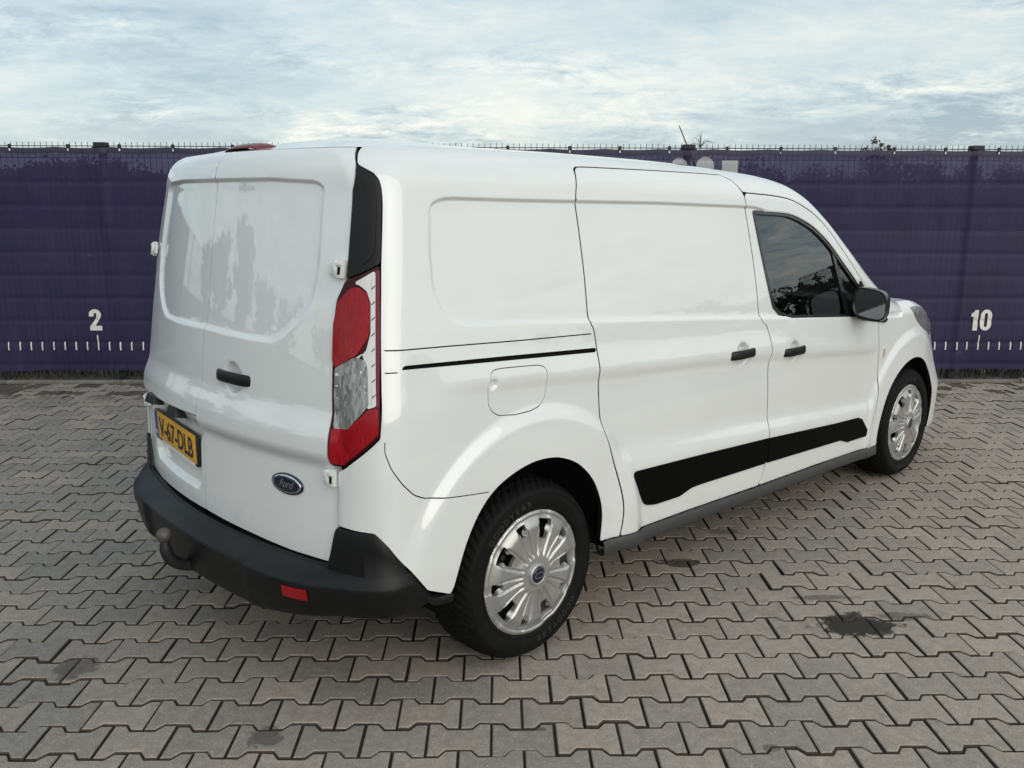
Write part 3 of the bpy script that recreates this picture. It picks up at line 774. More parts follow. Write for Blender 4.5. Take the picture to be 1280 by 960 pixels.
# --- high brake light
def brake_lamp():
    V = []; F = []; n = 24; k = 10
    for i in range(n+1):
        y = .012+.125*(1-2*i/n); w = max(0.02, 1-(abs(2*i/n-1))**4)
        for j in range(k+1):
            a = math.pi*j/k
            V.append((-.555-.045*(1-(y/.137)**2)*.2+.085*(1-math.cos(a))/2, y, 1.761-.01*(1-w)+.014*w*math.sin(a)*(1-.2*j/k)+.012*(1-math.cos(a))/2))
    for i in range(n):
        for j in range(k): F.append((i*(k+1)+j, (i+1)*(k+1)+j, (i+1)*(k+1)+j+1, i*(k+1)+j+1))
    obj('brake_light', mesh('brake_light', V, F, mat('brake_lens', (.14, .010, .010), .3, spec=.3)), VAN)
brake_lamp()
# --- rear bumper
def bumper():
    svals = np.concatenate([np.linspace(-.86, -.25, 36), np.linspace(-.235, .05, 30), np.linspace(.06, .272, 16)])
    ztop = interp([(-.9, .500), (-.25, .500), (-.20, .505), (-.182, .545), (-.170, .60), (-.158, .627), (-.023, .627), (.0, .610), (.033, .579), (.099, .502), (.164, .415), (.20, .385), (.27, .377), (.4, .377)])
    rows = []
    for s_ in svals:
        zt = float(ztop(s_)); y = abs(float(S(np.array(s_), np.array(.5))[1]))
        ko = float(1-ss((s_+.25)/.24)); ks = float(1-ss((s_-.0)/.25))
        ko *= 1-.40*float(ss((y-.50)/.30))
        o = .010+.066*ko+.018*ks
        step = float(ss((.40-y)/.035)) if s_ < -.3 else 0.
        ze = .458+.010*step; zb = float(np.interp(y, [0, .4, .62, .75, .9], [.300, .305, .335, .352, .352]))
        if s_ > 0: zb = .350
        ze = min(ze, zt-.02)
        # profile from the top edge down: (offset, height)
        zsh = max(ze+.018, min(zt-.006, .492))
        up = max(zt-.012, zsh+.001)
        up2 = zt-.4*(zt-zsh) if zt > .52 else zsh+.002
        pr = [(-.03, zt-.001), (.000, zt), (.004, min(zt-.004, up)), (.006, max(min(up2, zt-.006), zsh+.0005)), (.010, zsh), (o*.55, zsh-.008), (o*.975, ze+.004), (o+.001, ze-.003), (o+.001-.014*step, ze-.016-.004*step), (o-.004-.016*step, (ze+zb)/2), (o-.010-.014*step, zb+.022), (o-.024-.010*step, zb+.004), (o-.07, zb), (-.06, zb+.01)]
        zz = np.array([p[1] for p in pr]); n0 = SDplain(np.full(len(pr), s_), np.clip(zz, .42, 1.), 0)
        P = np.array([S(np.array(s_), np.array(z)) for z in zz]); nn = n0[1].copy(); nn[:, 2] = 0; nn /= np.linalg.norm(nn, axis=1, keepdims=True)
        P = P+nn*np.array([p[0] for p in pr])[:, None]; P[:, 2] = zz
        rows.append(P)
    R_ = np.array(rows); Lm = R_[::-1]*np.array([1, -1, 1]); 
    mid = R_[:1]*np.array([1, 0, 1])
    G = np.concatenate([Lm[:-1], mid, R_[1:]], 0); n, k = G.shape[:2]; F = []
    for i in range(n-1):
        for j in range(k-1): F.append((i*k+j, i*k+j+1, (i+1)*k+j+1, (i+1)*k+j))
    me = mesh('rear_bumper', G.reshape(-1, 3), F, PLASTIC); me.set_sharp_from_angle(angle=math.radians(38))
    b = obj('rear_bumper', me, VAN)
    for sgn in (-1, 1):
        s_ = -.235; P, n_ = SDplain(np.array([-.30, -.235, -.17]), np.array([.42]*3), .0)
        n_[:, 2] = 0; n_ /= np.linalg.norm(n_, axis=1, keepdims=True); V = []; F = []
        nn = 8
        for zc, o in ((.441, .066), (.4405, .0815), (.4045, .0765), (.404, .060)):
            for i in range(nn+1):
                q = -.300+.090*i/nn; p, m = SDplain(np.array([q]), np.array([.45]), 0.); m[:, 2] = 0; m /= np.linalg.norm(m)
                ko = float(1-ss((q+.25)/.24))*(1-.40*float(ss((abs(p[0][1])-.50)/.30))); v = p[0]+m[0]*(o-.0815+.010+.066*ko+.018+.0035); V.append((v[0], v[1]*sgn*1., zc))
        for r_ in range(3):
            for i in range(nn): F.append((r_*(nn+1)+i, r_*(nn+1)+i+1, (r_+1)*(nn+1)+i+1, (r_+1)*(nn+1)+i))
        obj('bumper_reflector', mesh('bumper_reflector', V, F, RED, False), b)
bumper()
# --- tow bar
def tow():
    pts = catmull([(x, z) for x, z in ((-.70, .318), (-.78, .318), (-.84, .325), (-.885, .345), (-.912, .375), (-.922, .41), (-.924, .435))], 6)
    V, F = tube_data([(p[0], .01, p[1]) for p in pts], [.021]*(len(pts)-8)+list(np.linspace(.021, .015, 8)), 14)
    t = obj('tow_bar', mesh('tow_bar', V, F, STEEL), VAN)
    bm = bmesh.new(); bmesh.ops.create_uvsphere(bm, u_segments=20, v_segments=12, radius=.0265); bmesh.ops.translate(bm, vec=(-.924, .01, .458), verts=bm.verts)
    bmg = mat('worn_steel', (.11, .095, .085), .55, metal=.5); obj('tow_ball', bm_mesh('tow_ball', bm, bmg, True, 60), t)
    bm = bmesh.new(); box_bm(bm, (-.76, .06, .335), (.10, .09, .03), None, .006); box_bm(bm, (-.80, -.03, .33), (.04, .05, .06), None, .006); obj('tow_bracket', bm_mesh('tow_bracket', bm, STEEL, True, 40), t)
tow()
# --- sills
for side in (1, -1):
    sv = np.linspace(.99, 3.27, 50); pr = [(.006, 0.001), (.012, -.012), (.012, -.048), (.002, -.056), (-.05, -.058)]
    V = []; F = []
    for s_ in sv:
        zt = float(SILLT(s_))-.004; P, n_ = SD(np.array([s_]), np.array([zt+.03]), side, 0.); n_[:, 2] = 0; n_ /= np.linalg.norm(n_)
        for o, dz in pr: v = P[0]+n_[0]*(o+.002); V.append((v[0], v[1], zt+dz))
    k = len(pr)
    for i in range(len(sv)-1):
        for j in range(k-1): F.append((i*k+j, i*k+j+1, (i+1)*k+j+1, (i+1)*k+j))
    me = mesh('sill', V, F, mat('grey_plastic', (.05, .051, .053), .45)); obj('sill', me, VAN)
# --- underbody, wheel wells, cabin
def inner():
    bm = bmesh.new()
    box_bm(bm, (1.15, 0, .32), (3.3, 1.05, .10)); box_bm(bm, (-.35, 0, .40), (.62, 1.2, .14)); box_bm(bm, (1.3, 0, .34), (1.9, 1.60, .06)); box_bm(bm, (.0, 0, .32), (.1, 1.3, .1)); box_bm(bm, (3.05, 0, .32), (.1, 1.3, .1))
    obj('underbody', bm_mesh('underbody', bm, GAP), VAN)
    for xc in (0, 3.05):
        for sg in (1, -1):
            V = []; F = []; n = 40; r = .404 if xc == 0 else .392
            for a in np.linspace(-4, 184, n):
                c, s_ = math.cos(math.radians(a)), math.sin(math.radians(a))
                yo = .85 if xc == 0 else abs(float(SD(np.array([xc+r*c+.632]), np.array([.325+r*s_]), 1)[0][0][1]))-.012
                for rr, y in ((r, yo), (r, .56), (.02, .56)): V.append((xc+rr*c, -sg*y, .325+rr*s_))
            for i in range(n-1):
                for j in range(2): F.append((i*3+j, i*3+j+1, (i+1)*3+j+1, (i+1)*3+j))
            obj('wheel_well', mesh('wheel_well', V, F, GAP), VAN)
    # bulkhead, seats, dash
    bm = bmesh.new(); box_bm(bm, (1.36, 0, 1.0), (.03, 1.36, 1.1)); obj('bulkhead', bm_mesh('bulkhead', bm, mat('bulkhead_grey', (.03, .03, .032), .8)), VAN)
    bm = bmesh.new(); box_bm(bm, (2.0, 0, .50), (1.5, 1.44, .05)); obj('cabin_floor', bm_mesh('cabin_floor', bm, GAP), VAN)
    for sg in (-1, 1):
        bm = bmesh.new(); box_bm(bm, (1.88, sg*.40, .74), (.52, .50, .16), None, .05, 3)
        st = obj('seat', bm_mesh('seat', bm, DARKCLOTH, True, 50), VAN)
        bm = bmesh.new(); box_bm(bm, (0, 0, .32), (.15, .50, .66), Matrix.Rotation(-.20, 3, 'Y'), .06, 3); bmesh.ops.translate(bm, vec=(1.66, sg*.40, .74), verts=bm.verts); obj('backrest', bm_mesh('backrest', bm, DARKCLOTH, True, 50), st)
        bm = bmesh.new(); box_bm(bm, (1.515, sg*.40, 1.46), (.09, .27, .17), Matrix.Rotation(0, 3, 'Y'), .04, 3); obj('headrest', bm_mesh('headrest', bm, DARKCLOTH, True, 50), st)
    bm = bmesh.new(); box_bm(bm, (2.62, 0, .92), (.50, 1.40, .22), None, .06, 3); obj('dashboard', bm_mesh('dashboard', bm, DARKCLOTH, True, 50), VAN)
    bm = bmesh.new()
    V = []; F = []; n, k = 28, 8
    for i in range(n):
        a = 2*math.pi*i/n
        for j in range(k):
            b = 2*math.pi*j/k; rr = .185+.015*math.cos(b); p = Vector((.015*math.sin(b), rr*math.cos(a), rr*math.sin(a))); p.rotate(Matrix.Rotation(-.45, 3, 'Y')); V.append((2.30+p.x, .40+p.y, 1.02+p.z))
    for i in range(n):
        for j in range(k): F.append((i*k+j, i*k+(j+1) % k, ((i+1) % n)*k+(j+1) % k, ((i+1) % n)*k+j))
    obj('steering_wheel', mesh('steering_wheel', V, F, GLOSSBLACK), VAN); bm.free()
inner()
# --- door mirrors
def mirror(side):
    V = []; F = []; nx, k = 12, 24
    for i in range(nx+1):
        q = i/nx; x = 2.265+.19*q; sc = (1-.80*max(0, q-.1)**2.2/.8)*(1 if q > .03 else .985); yc = -.944-.004*math.sin(q*3)+.03*q
        for j in range(k):
            c = 2*math.pi*j/k; cc, sn = math.cos(c), math.sin(c); e = .55
            hw, hh = .088*sc, .079*sc
            V.append((x, (yc+hw*math.copysign(abs(cc)**e, cc))*side, 1.085+hh*math.copysign(abs(sn)**e, sn)-.02*math.copysign(abs(cc)**e, -cc)*.5))
    for i in range(nx):
        for j in range(k): F.append((i*k+j, i*k+(j+1) % k, (i+1)*k+(j+1) % k, (i+1)*k+j))
    F.append(tuple(nx*k+j for j in range(k)))
    me = mesh('door_mirror', V, F, GLOSSBLACK); m_ = obj('door_mirror', me, VAN)
    V = []; F = []
    for r_, x in ((.96, 2.266), (.90, 2.276), (.885, 2.279)):
        for j in range(k):
            c = 2*math.pi*j/k; cc, sn = math.cos(c), math.sin(c); e = .55
            V.append((x, (-.944+.088*r_*math.copysign(abs(cc)**e, cc))*side, 1.085+.079*r_*math.copysign(abs(sn)**e, sn)+.01*math.copysign(abs(cc)**e, cc)))
    for i in range(2):
        for j in range(k): F.append((i*k+j, i*k+(j+1) % k, (i+1)*k+(j+1) % k, (i+1)*k+j))
    V2 = V[-k:]; gl = mesh('mirror_glass', [(p[0]-.001, p[1], p[2]) for p in V2], [tuple(range(k))], MIRROR, False); obj('mirror_glass', gl, m_)
    obj('mirror_rim', mesh('mirror_rim', V, F, GLOSSBLACK), m_)
    bm = bmesh.new(); box_bm(bm, (2.40, -.845*side, 1.02), (.10, .14, .055), None, .02, 3); obj('mirror_arm', bm_mesh('mirror_arm', bm, PLASTIC, True, 50), m_)
mirror(1); mirror(-1)
# --- aerial
V, F = tube_data([(1.655, -.30, 1.75), (1.64, -.30, 1.775), (1.515, -.30, 1.932)], [.006, .0035, .0022], 6)
obj('antenna', mesh('antenna', V, F, PLASTIC), VAN)

# ------------------------------------------------------------------ wheels
def wheel_meshes():
    R0 = .325; n = 300
    prof = []   # outer side is -y ; y = 0 at the wheel cover plane
    # sidewall out to tread and over to the inner side
    base = [(.214, .012), (.219, .002), (.226, -.004), (.240, -.010), (.258, -.014), (.272, -.015), (.284, -.013), (.290, -.0125), (.296, -.008), (.302, -.001)]
    tread = [(.3085, .008), (.3135, .017), (.3175, .027), (.3200, .040), (.3215, .044), (.3218, .052), (.3228, .060), (.3235, .074), (.3235, .078), (.3237, .088), (.3238, .104), (.3238, .108), (.3237, .120), (.3235, .134), (.3230, .138), (.3222, .150), (.3205, .166), (.3165, .180), (.308, .194)]
    inner_ = [(.29, .204), (.25, .206), (.22, .196), (.214, .19)]
    pr = base+tread+inner_; m = len(pr); nb = len(base); nt = len(tread)
    groove_cols = {4, 5, 8, 11, 14, 15}
    V = []; F = []
    for k in range(n):
        a = 2*math.pi*k/n
        for i, (r, y) in enumerate(pr):
            rr = r
            if nb-3 <= i < nb+nt:
                j = i-nb
                # lateral sipes: slanted, staggered per rib
                ph = (k+ (j*1.1 if j < 9 else (18-j)*1.1)) % 5
                if j in (4, 8, 11, 14): rr -= .0075
                elif ph < 1.4: rr -= .0062 if j >= 0 else .003
            V.append((rr*math.cos(a), y, rr*math.sin(a)))
    for k in range(n):
        k2 = (k+1) % n
        for i in range(m-1): F.append((k*m+i, k*m+i+1, k2*m+i+1, k2*m+i))
    tyre = mesh('tyre', V, F, RUBBER); tyre.set_sharp_from_angle(angle=math.radians(45))
    # rings on the sidewall
    Vr, Fr = lathe_y([(.2335, -.0065), (.2340, -.0105), (.2365, -.0110), (.2370, -.0080)], 160)
    V2, F2 = lathe_y([(.2855, -.0125), (.2860, -.0150), (.2880, -.0148), (.2886, -.0118)], 160)
    o = len(Vr); ring = mesh('sidewall_ring', Vr+V2, Fr+[tuple(i+o for i in f) for f in F2], RUBBER)
    # steel rim behind the cover
    Vs, Fs = lathe_y([(.222, .004), (.218, .014), (.205, .020), (.200, .10), (.18, .105)], 72)
    rim = mesh('wheel_rim', Vs, Fs, SILVER)
    Vd, Fd = lathe_y([(.205, .075), (.185, .050), (.15, .034), (.10, .045), (.001, .045)], 72)
    disc = mesh('steel_disc', Vd, Fd, STEEL)
    # bolts and bright well pieces seen through the openings
    # cover: 10 openings, 5 large and 5 small
    def hole(ac, r0, r1, w0, w1):
        P = []
        for r, w in ((r0, w0), ((r0+r1)/2, (w0*.45+w1*.55)), (r1, w1)): P.append((ac+w/r, r))
        for r, w in ((r1, w1), ((r0+r1)/2, (w0*.45+w1*.55)), (r0, w0)): P.append((ac-w/r, r))
        P = [(r*math.cos(a), r*math.sin(a)) for a, r in P]
        return rnd(P, .012, 2)
    holes = []; cen = []
    A0 = math.radians(74)
    for k in range(5):
        a = A0+2*math.pi*k/5; holes.append(hole(a, .125, .197, .017, .034)); cen.append((a, 1))
        a += math.pi/5; holes.append(hole(a, .151, .197, .012, .022)); cen.append((a, 0))
    outer = np.array([(.2235*math.cos(a), .2235*math.sin(a)) for a in np.linspace(0, 2*math.pi, 140, endpoint=False)])
    def hgt(x, z):
        r = np.hypot(x, z); th = np.arctan2(z, x)
        h = .006+.016*ss((.215-r)/.05)+.006*ss((.12-r)/.08)-.010*ss((.062-r)/.012)*0
        h = h+.004*ss((r-.207)/.006)-.005*ss((r-.217)/.006)
        for a, big in cen:
            # flared lips round the openings and creases that run to the hub
            d = np.angle(np.exp(1j*(th-a)))*r
            wd = (.010+.020*np.clip((r-.05)/.10, 0, 1)) if big else (.006+.012*np.clip((r-.05)/.1, 0, 1))
            g = np.exp(-((np.abs(d)-wd)/.0045)**2)*ss((r-.058)/.02)*ss((.185-r)/.02)
            h = h-.0062*g
            h = h-.0045*np.exp(-(d/(wd*.8))**4)*ss((r-.07)/.03)*(1 if big else .6)
        return h
    def csurf(a, b):
        e = .0015; H0 = hgt(a, b); hx = (hgt(a+e, b)-hgt(a-e, b))/(2*e); hz = (hgt(a, b+e)-hgt(a, b-e))/(2*e)
        n_ = np.stack([-hx, -np.ones_like(a), -hz], -1); n_ = n_*np.array([1, 1, 1]); n_ /= np.linalg.norm(n_, axis=-1, keepdims=True)
        return np.stack([a, -H0, b], -1), n_
    co = panel('wheel_cover', outer, SILVER, None, holes, 1, grid=.0032, fine=0, depth=.016, step=.0045, edge=SILVER, surf=csurf)
    cover = co.data; bpy.data.objects.remove(co)
    Vh, Fh = lathe_y([(.040, -.020), (.0395, -.034), (.036, -.038), (.029, -.0365), (.0285, -.034)], 48)
    hub = mesh('hub_ring', Vh, Fh, SILVER)
    Ve, Fe = lathe_y([(.0288, -.034), (.0285, -.0375), (.020, -.039), (.001, -.0395)], 40)
    emb = mesh('emblem', Ve, Fe, BADGE)
    # thin oval on the emblem
    V = []; F = []; nn = 40
    for r_ in (1, .86):
        for j in range(nn):
            c = 2*math.pi*j/nn; V.append((.0225*r_*math.cos(c), -.0408, .0105*(r_ if r_ == 1 else .80)*math.sin(c)))
    for j in range(nn): F.append((j, (j+1) % nn, nn+(j+1) % nn, nn+j))
    oval = mesh('emblem_oval', V, F, CHROME, False)
    # bolts
    bm = bmesh.new(); r = bmesh.ops.create_cone(bm, segments=6, radius1=.012, radius2=.011, depth=.02, cap_ends=True)
    bmesh.ops.rotate(bm, cent=(0, 0, 0), matrix=Matrix.Rotation(math.pi/2, 3, 'X'), verts=r['verts'])
    bolt = bm_mesh('wheel_bolt', bm, STEEL); bolts = [(.150*math.cos(A0+2*math.pi*k/5), .022, .150*math.sin(A0+2*math.pi*k/5)) for k in range(5)]
    return dict(tyre=tyre, sidewall_ring=ring, steel_disc=disc, wheel_cover=cover, hub_ring=hub, emblem=emb, emblem_oval=oval), rim, bolt, bolts
WM, RIM, BOLT, BOLTS = wheel_meshes()
def tyre_text():
    """raised maker's lettering round the outer sidewall"""
    out = []; word = 'GOODYEAR'
    parts = []
    for rep, a0 in enumerate((118, 298)):
        parts = []
        for k, ch in enumerate(word):
            a = math.radians(a0-(k-3.5)*6.4); r = .2455
            X = np.array([math.sin(a), 0, -math.cos(a)]); Y = np.array([math.cos(a), 0, math.sin(a)]); Z = np.array([0, -1, 0])
            t = text_mesh('tyre_lettering', ch, .031, np.array([r*math.cos(a), -.0125, r*math.sin(a)]), X, Y, Z, LETT, None, squash=1.0, thick=.0022, bold=.0006)
            parts.append(t)
        bm = bmesh.new()
        for t in parts: bm.from_mesh(t.data)
        for t in parts: me = t.data; bpy.data.objects.remove(t); bpy.data.meshes.remove(me)
        out.append(bm_mesh('tyre_lettering', bm, LETT))
    return out
LETT = mat('tyre_lettering', (.020, .020, .021), .5)
TT = tyre_text()
for xc, sg, rot in ((0, 1, 0.0), (3.05, 1, .35), (0, -1, 1.), (3.05, -1, 2.)):
    w = obj('wheel', RIM, VAN, (xc, -.858*sg, .325)); w.rotation_euler = (0, rot, 0 if sg > 0 else math.pi)
    for nm, me in WM.items(): obj(nm, me, w)
    for tt in TT: obj('tyre_lettering', tt, w)
    for p in BOLTS: obj('wheel_bolt', BOLT, w, p)

# ------------------------------------------------------------------ ground and paving
def paver_mat():
    m = bpy.data.materials.new('paving_stone'); m.use_nodes = True; nt = m.node_tree; b = nt.nodes['Principled BSDF']
    geo = N(nt, 'ShaderNodeNewGeometry'); at = N(nt, 'ShaderNodeAttribute', attribute_name='tone'); oi = N(nt, 'ShaderNodeObjectInfo')
    def Mx(op, a, b_=None):
        n = N(nt, 'ShaderNodeMath', operation=op)
        for k, v in enumerate((a, b_)):
            if v is None: continue
            if isinstance(v, (int, float)): n.inputs[k].default_value = v
            else: L(nt, v, n.inputs[k])
        return n.outputs[0]
    def noise(s, d=4, r=.6, off=0):
        mp = N(nt, 'ShaderNodeMapping'); mp.inputs['Location'].default_value = (off, off*.7, 0); L(nt, geo.outputs['Position'], mp.inputs[0])
        n = N(nt, 'ShaderNodeTexNoise'); n.inputs['Scale'].default_value = s; n.inputs['Detail'].default_value = d; n.inputs['Roughness'].default_value = r; L(nt, mp.outputs[0], n.inputs['Vector']); return n.outputs['Fac']
    def ramp(f, st):
        r = N(nt, 'ShaderNodeValToRGB'); e = r.color_ramp.elements
        while len(e) < len(st): e.new(.5)
        for k, (p, c) in enumerate(st): e[k].position = p; e[k].color = (*c, 1)
        L(nt, f, r.inputs[0]); return r.outputs['Color']
    def mix(f, a, b_, mode='MIX'):
        n = N(nt, 'ShaderNodeMix', data_type='RGBA', blend_type=mode)
        if isinstance(f, (int, float)): n.inputs[0].default_value = f
        else: L(nt, f, n.inputs[0])
        for k, v in ((6, a), (7, b_)):
            if isinstance(v, tuple): n.inputs[k].default_value = (*v, 1)
            else: L(nt, v, n.inputs[k])
        return n.outputs[2]
    tone = Mx('ADD', at.outputs['Fac'], 0.0)
    # large patches drift from grey to brown, single stones differ on top
    big = noise(.55, 4, .6, 3)
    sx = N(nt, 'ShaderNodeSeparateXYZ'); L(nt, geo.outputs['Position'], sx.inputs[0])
    light_ramp = N(nt, 'ShaderNodeMapRange', interpolation_type='SMOOTHSTEP'); light_ramp.inputs[1].default_value = -2.5; light_ramp.inputs[2].default_value = 2.0; light_ramp.inputs[3].default_value = -.18; light_ramp.inputs[4].default_value = .30; L(nt, sx.outputs['X'], light_ramp.inputs[0])  # browner to the right; sunlit right and van-shaded left put into the colour
    f = Mx('ADD', Mx('ADD', Mx('MULTIPLY', tone, .50), light_ramp.outputs[0]), Mx('MULTIPLY', Mx('SUBTRACT', big, .5), 1.1))
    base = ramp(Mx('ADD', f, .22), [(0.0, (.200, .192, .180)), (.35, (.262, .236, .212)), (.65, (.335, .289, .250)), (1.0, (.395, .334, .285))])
    wear = noise(26, 5, .65); base = mix(1.0, base, ramp(wear, [(.3, (.80, .80, .80)), (.7, (1.14, 1.13, 1.12))]), 'MULTIPLY')
    fine = noise(320, 2, .7); base = mix(1.0, base, ramp(fine, [(.30, (.62, .62, .62)), (.52, (1.0, 1.0, 1.0)), (.70, (1.30, 1.28, 1.25))]), 'MULTIPLY')
    # pale quartz flecks
    vo = N(nt, 'ShaderNodeTexVoronoi', feature='F1'); vo.inputs['Scale'].default_value = 95; L(nt, geo.outputs['Position'], vo.inputs['Vector'])
    fl = Mx('MULTIPLY', Mx('LESS_THAN', vo.outputs['Distance'], .21), Mx('GREATER_THAN', noise(38, 2, .5, 9), .53))
    base = mix(Mx('MULTIPLY', fl, .7), base, (.50, .48, .44))
    # dark stains with a ragged edge: (x, y, radius x, radius y, strength)
    sep = N(nt, 'ShaderNodeSeparateXYZ'); L(nt, geo.outputs['Position'], sep.inputs[0])
    rag = noise(9, 5, .65, 5); rag2 = noise(22, 5, .7, 15)
    for x, y, rx, ry, st in STAINS:
        dx = Mx('DIVIDE', Mx('SUBTRACT', sep.outputs['X'], x), rx); dy = Mx('DIVIDE', Mx('SUBTRACT', sep.outputs['Y'], y), ry)
        d = Mx('SQRT', Mx('ADD', Mx('MULTIPLY', dx, dx), Mx('MULTIPLY', dy, dy)))
        d = Mx('ADD', d, Mx('ADD', Mx('MULTIPLY', Mx('SUBTRACT', rag, .5), 1.9), Mx('MULTIPLY', Mx('SUBTRACT', rag2, .5), 1.2)))
        mr = N(nt, 'ShaderNodeMapRange', interpolation_type='SMOOTHSTEP'); mr.inputs[1].default_value = .75; mr.inputs[2].default_value = 1.05; mr.inputs[3].default_value = st; mr.inputs[4].default_value = 0
        L(nt, d, mr.inputs[0]); base = mix(mr.outputs[0], base, (.022, .019, .017))
    # soil washed over the stones in front of the fence
    sb = N(nt, 'ShaderNodeMapRange', interpolation_type='SMOOTHSTEP'); sb.inputs[1].default_value = 6.85; sb.inputs[2].default_value = 7.2; L(nt, sep.outputs['Y'], sb.inputs[0])
    sl = N(nt, 'ShaderNodeMapRange', interpolation_type='SMOOTHSTEP'); sl.inputs[1].default_value = .5; sl.inputs[2].default_value = -2.5; sl.inputs[3].default_value = 0; sl.inputs[4].default_value = .17; L(nt, sep.outputs['X'], sl.inputs[0])
    so = Mx('MULTIPLY', sb.outputs[0], Mx('GREATER_THAN', Mx('ADD', Mx('ADD', noise(1.3, 4, .6, 21), sl.outputs[0]), Mx('MULTIPLY', tone, -.16)), .50))
    base = mix(Mx('MULTIPLY', so, .85), base, (.060, .045, .034))
    L(nt, base, b.inputs['Base Color'])
    b.inputs['Roughness'].default_value = .82; b.inputs['Specular IOR Level'].default_value = .35
    bp = N(nt, 'ShaderNodeBump'); bp.inputs['Strength'].default_value = .55; bp.inputs['Distance'].default_value = .0022
    hsum = Mx('ADD', Mx('MULTIPLY', noise(210, 3, .7, 2), .6), Mx('MULTIPLY', wear, .7)); L(nt, hsum, bp.inputs['Height']); L(nt, bp.outputs[0], b.inputs['Normal'])
    return m
STAINS = [(1.386, 3.086, 0.17, 0.09, 0.97), (1.342, 3.32, 0.13, 0.025, 0.5), (1.566, 3.156, 0.12, 0.035, 0.5), (0.824, 3.681, 0.09, 0.05, 0.8), (-1.462, 2.817, 0.075, 0.09, 0.55), (-0.698, 2.402, 0.055, 0.06, 0.55), (1.115, 4.044, 0.1, 0.035, 0.45), (0.82, 2.322, 0.03, 0.02, 0.5), (0.127, 2.432, 0.03, 0.012, 0.6)]
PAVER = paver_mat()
SAND = mat('joint_sand', (.060, .048, .038), .95); noise_var(SAND, 6, (.026, .020, .016), (.070, .054, .041), bump=.5, bscale=120)
pave = obj('pavement', mesh('pavement', [(-14, -12, -.012), (16, -12, -.012), (16, 7.62, -.012), (-14, 7.62, -.012)], [(0, 1, 2, 3)], SAND), None); tag(pave, kind='structure')
PX, PY, ROT = .1942, .1377, 0.0
X0, Y0 = 0.0813, 2.5190
A_ = .0145
def paver_outline():
    l = PX/2-.0026; hw = PY/2+A_-.0036; hn = PY/2-A_-.0036; a, c = .058, .037
    up = [(l, hw), (a, hw), (c, hn), (-c, hn), (-a, hw), (-l, hw)]
    return [(x, y) for x, y in up]+[(-x, -y) for x, y in up]
OUT = paver_outline()
def inset(P, d):
    return offset_poly(np.array(P), -d)
def paver_geo(jx, jy, dz, tilt, rotz):
    O = np.array(OUT); n = len(O)
    T = inset(O, .0070); M1 = inset(O, .0028)
    rings = [(O, -.012), (O, -.0065), (M1, -.0028), (T, 0.0)]
    V = []
    c, s_ = math.cos(rotz), math.sin(rotz)
    for R_, z in rings:
        for x, y in R_: V.append((c*x-s_*y+jx, s_*x+c*y+jy, z+dz+tilt[0]*x+tilt[1]*y))
    F = []
    for k in range(3):
        for i in range(n): F.append((k*n+i, (k+1)*n+i, (k+1)*n+(i+1) % n, k*n+(i+1) % n))
    nside = len(F)-n
    # top split into two wide ends and the waist
    b = 3*n
    F.append((b+0, b+1, b+2, b+9, b+10, b+11)); F.append((b+2, b+3, b+8, b+9)); F.append((b+3, b+4, b+5, b+6, b+7, b+8))
    return V, F, [1]*nside+[0]*(len(F)-nside)
def build_paving():
    cells = []
    for j in range(-12, 43):
        y = Y0+j*PY
        if y > 7.56: break
        half = .5*(j % 2)
        for i in range(-62, 70):
            x = X0+(i+half+.5)*PX
            w = 1.0+max(0, y)*.72
            if abs(x) < w+1.6: cells.append((x, y))
    camp = np.array([0, 0, CAM_H])
    def vis(c):
        p = Vector((c[0], c[1], 0))-Vector((0, 0, CAM_H)); d = p.dot(_f)
        if d < .3: return None
        u = 640+1100*p.dot(_r)/d; v = 480-1100*p.dot(_u)/d
        return u, v, d
    inview = []; rest = []
    for c in cells:
        q = vis(c)
        # hidden under the van: skip as singles
        p = Vector((c[0]+.4565, c[1]-3.4948)); vx = p.x*math.cos(HD)+p.y*math.sin(HD); vy = -p.x*math.sin(HD)+p.y*math.cos(HD)
        under = -.75 < vx < 3.8 and -.78 < vy < .85
        if q and -20 < q[0] < 1300 and q[1] < 985 and not under: inview.append((q[2], c))
        else: rest.append(c)
    inview.sort(key=lambda a: a[0]); single = [c for _, c in inview[:300]]; rest += [c for _, c in inview[300:]]
    prot = []
    for k in range(24):
        V, F, MI = paver_geo(0, 0, 0, (random.gauss(0, .010), random.gauss(0, .012)), random.gauss(0, .006))
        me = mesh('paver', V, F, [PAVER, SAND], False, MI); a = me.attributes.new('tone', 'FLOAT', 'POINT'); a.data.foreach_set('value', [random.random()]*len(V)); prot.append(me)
    for c in single: obj('paver', random.choice(prot), pave, (c[0]+random.gauss(0, .0009), c[1]+random.gauss(0, .0009), random.gauss(0, .0018)))
    VV = []; FF = []; TN = []; MM = []
    for c in rest:
        V, F, MI = paver_geo(c[0]+random.gauss(0, .0010), c[1]+random.gauss(0, .0010), random.gauss(0, .0018), (random.gauss(0, .010), random.gauss(0, .012)), random.gauss(0, .006)); o = len(VV)
        MM += MI; VV += V; FF += [tuple(i+o for i in f) for f in F]; TN += [random.random()]*len(V)
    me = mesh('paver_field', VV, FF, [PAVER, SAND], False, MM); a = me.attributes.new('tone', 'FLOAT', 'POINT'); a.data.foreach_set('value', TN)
    tag(obj('paver_field', me, pave), kind='stuff')
build_paving()
CONC = mat('kerb_concrete', (.20, .19, .175), .85); noise_var(CONC, 5, (.13, .115, .10), (.24, .225, .205), bump=.4)
SOIL = mat('soil', (.04, .03, .022), .95); noise_var(SOIL, 3, (.022, .017, .013), (.075, .06, .045), bump=.8, bscale=30, bdist=.03)
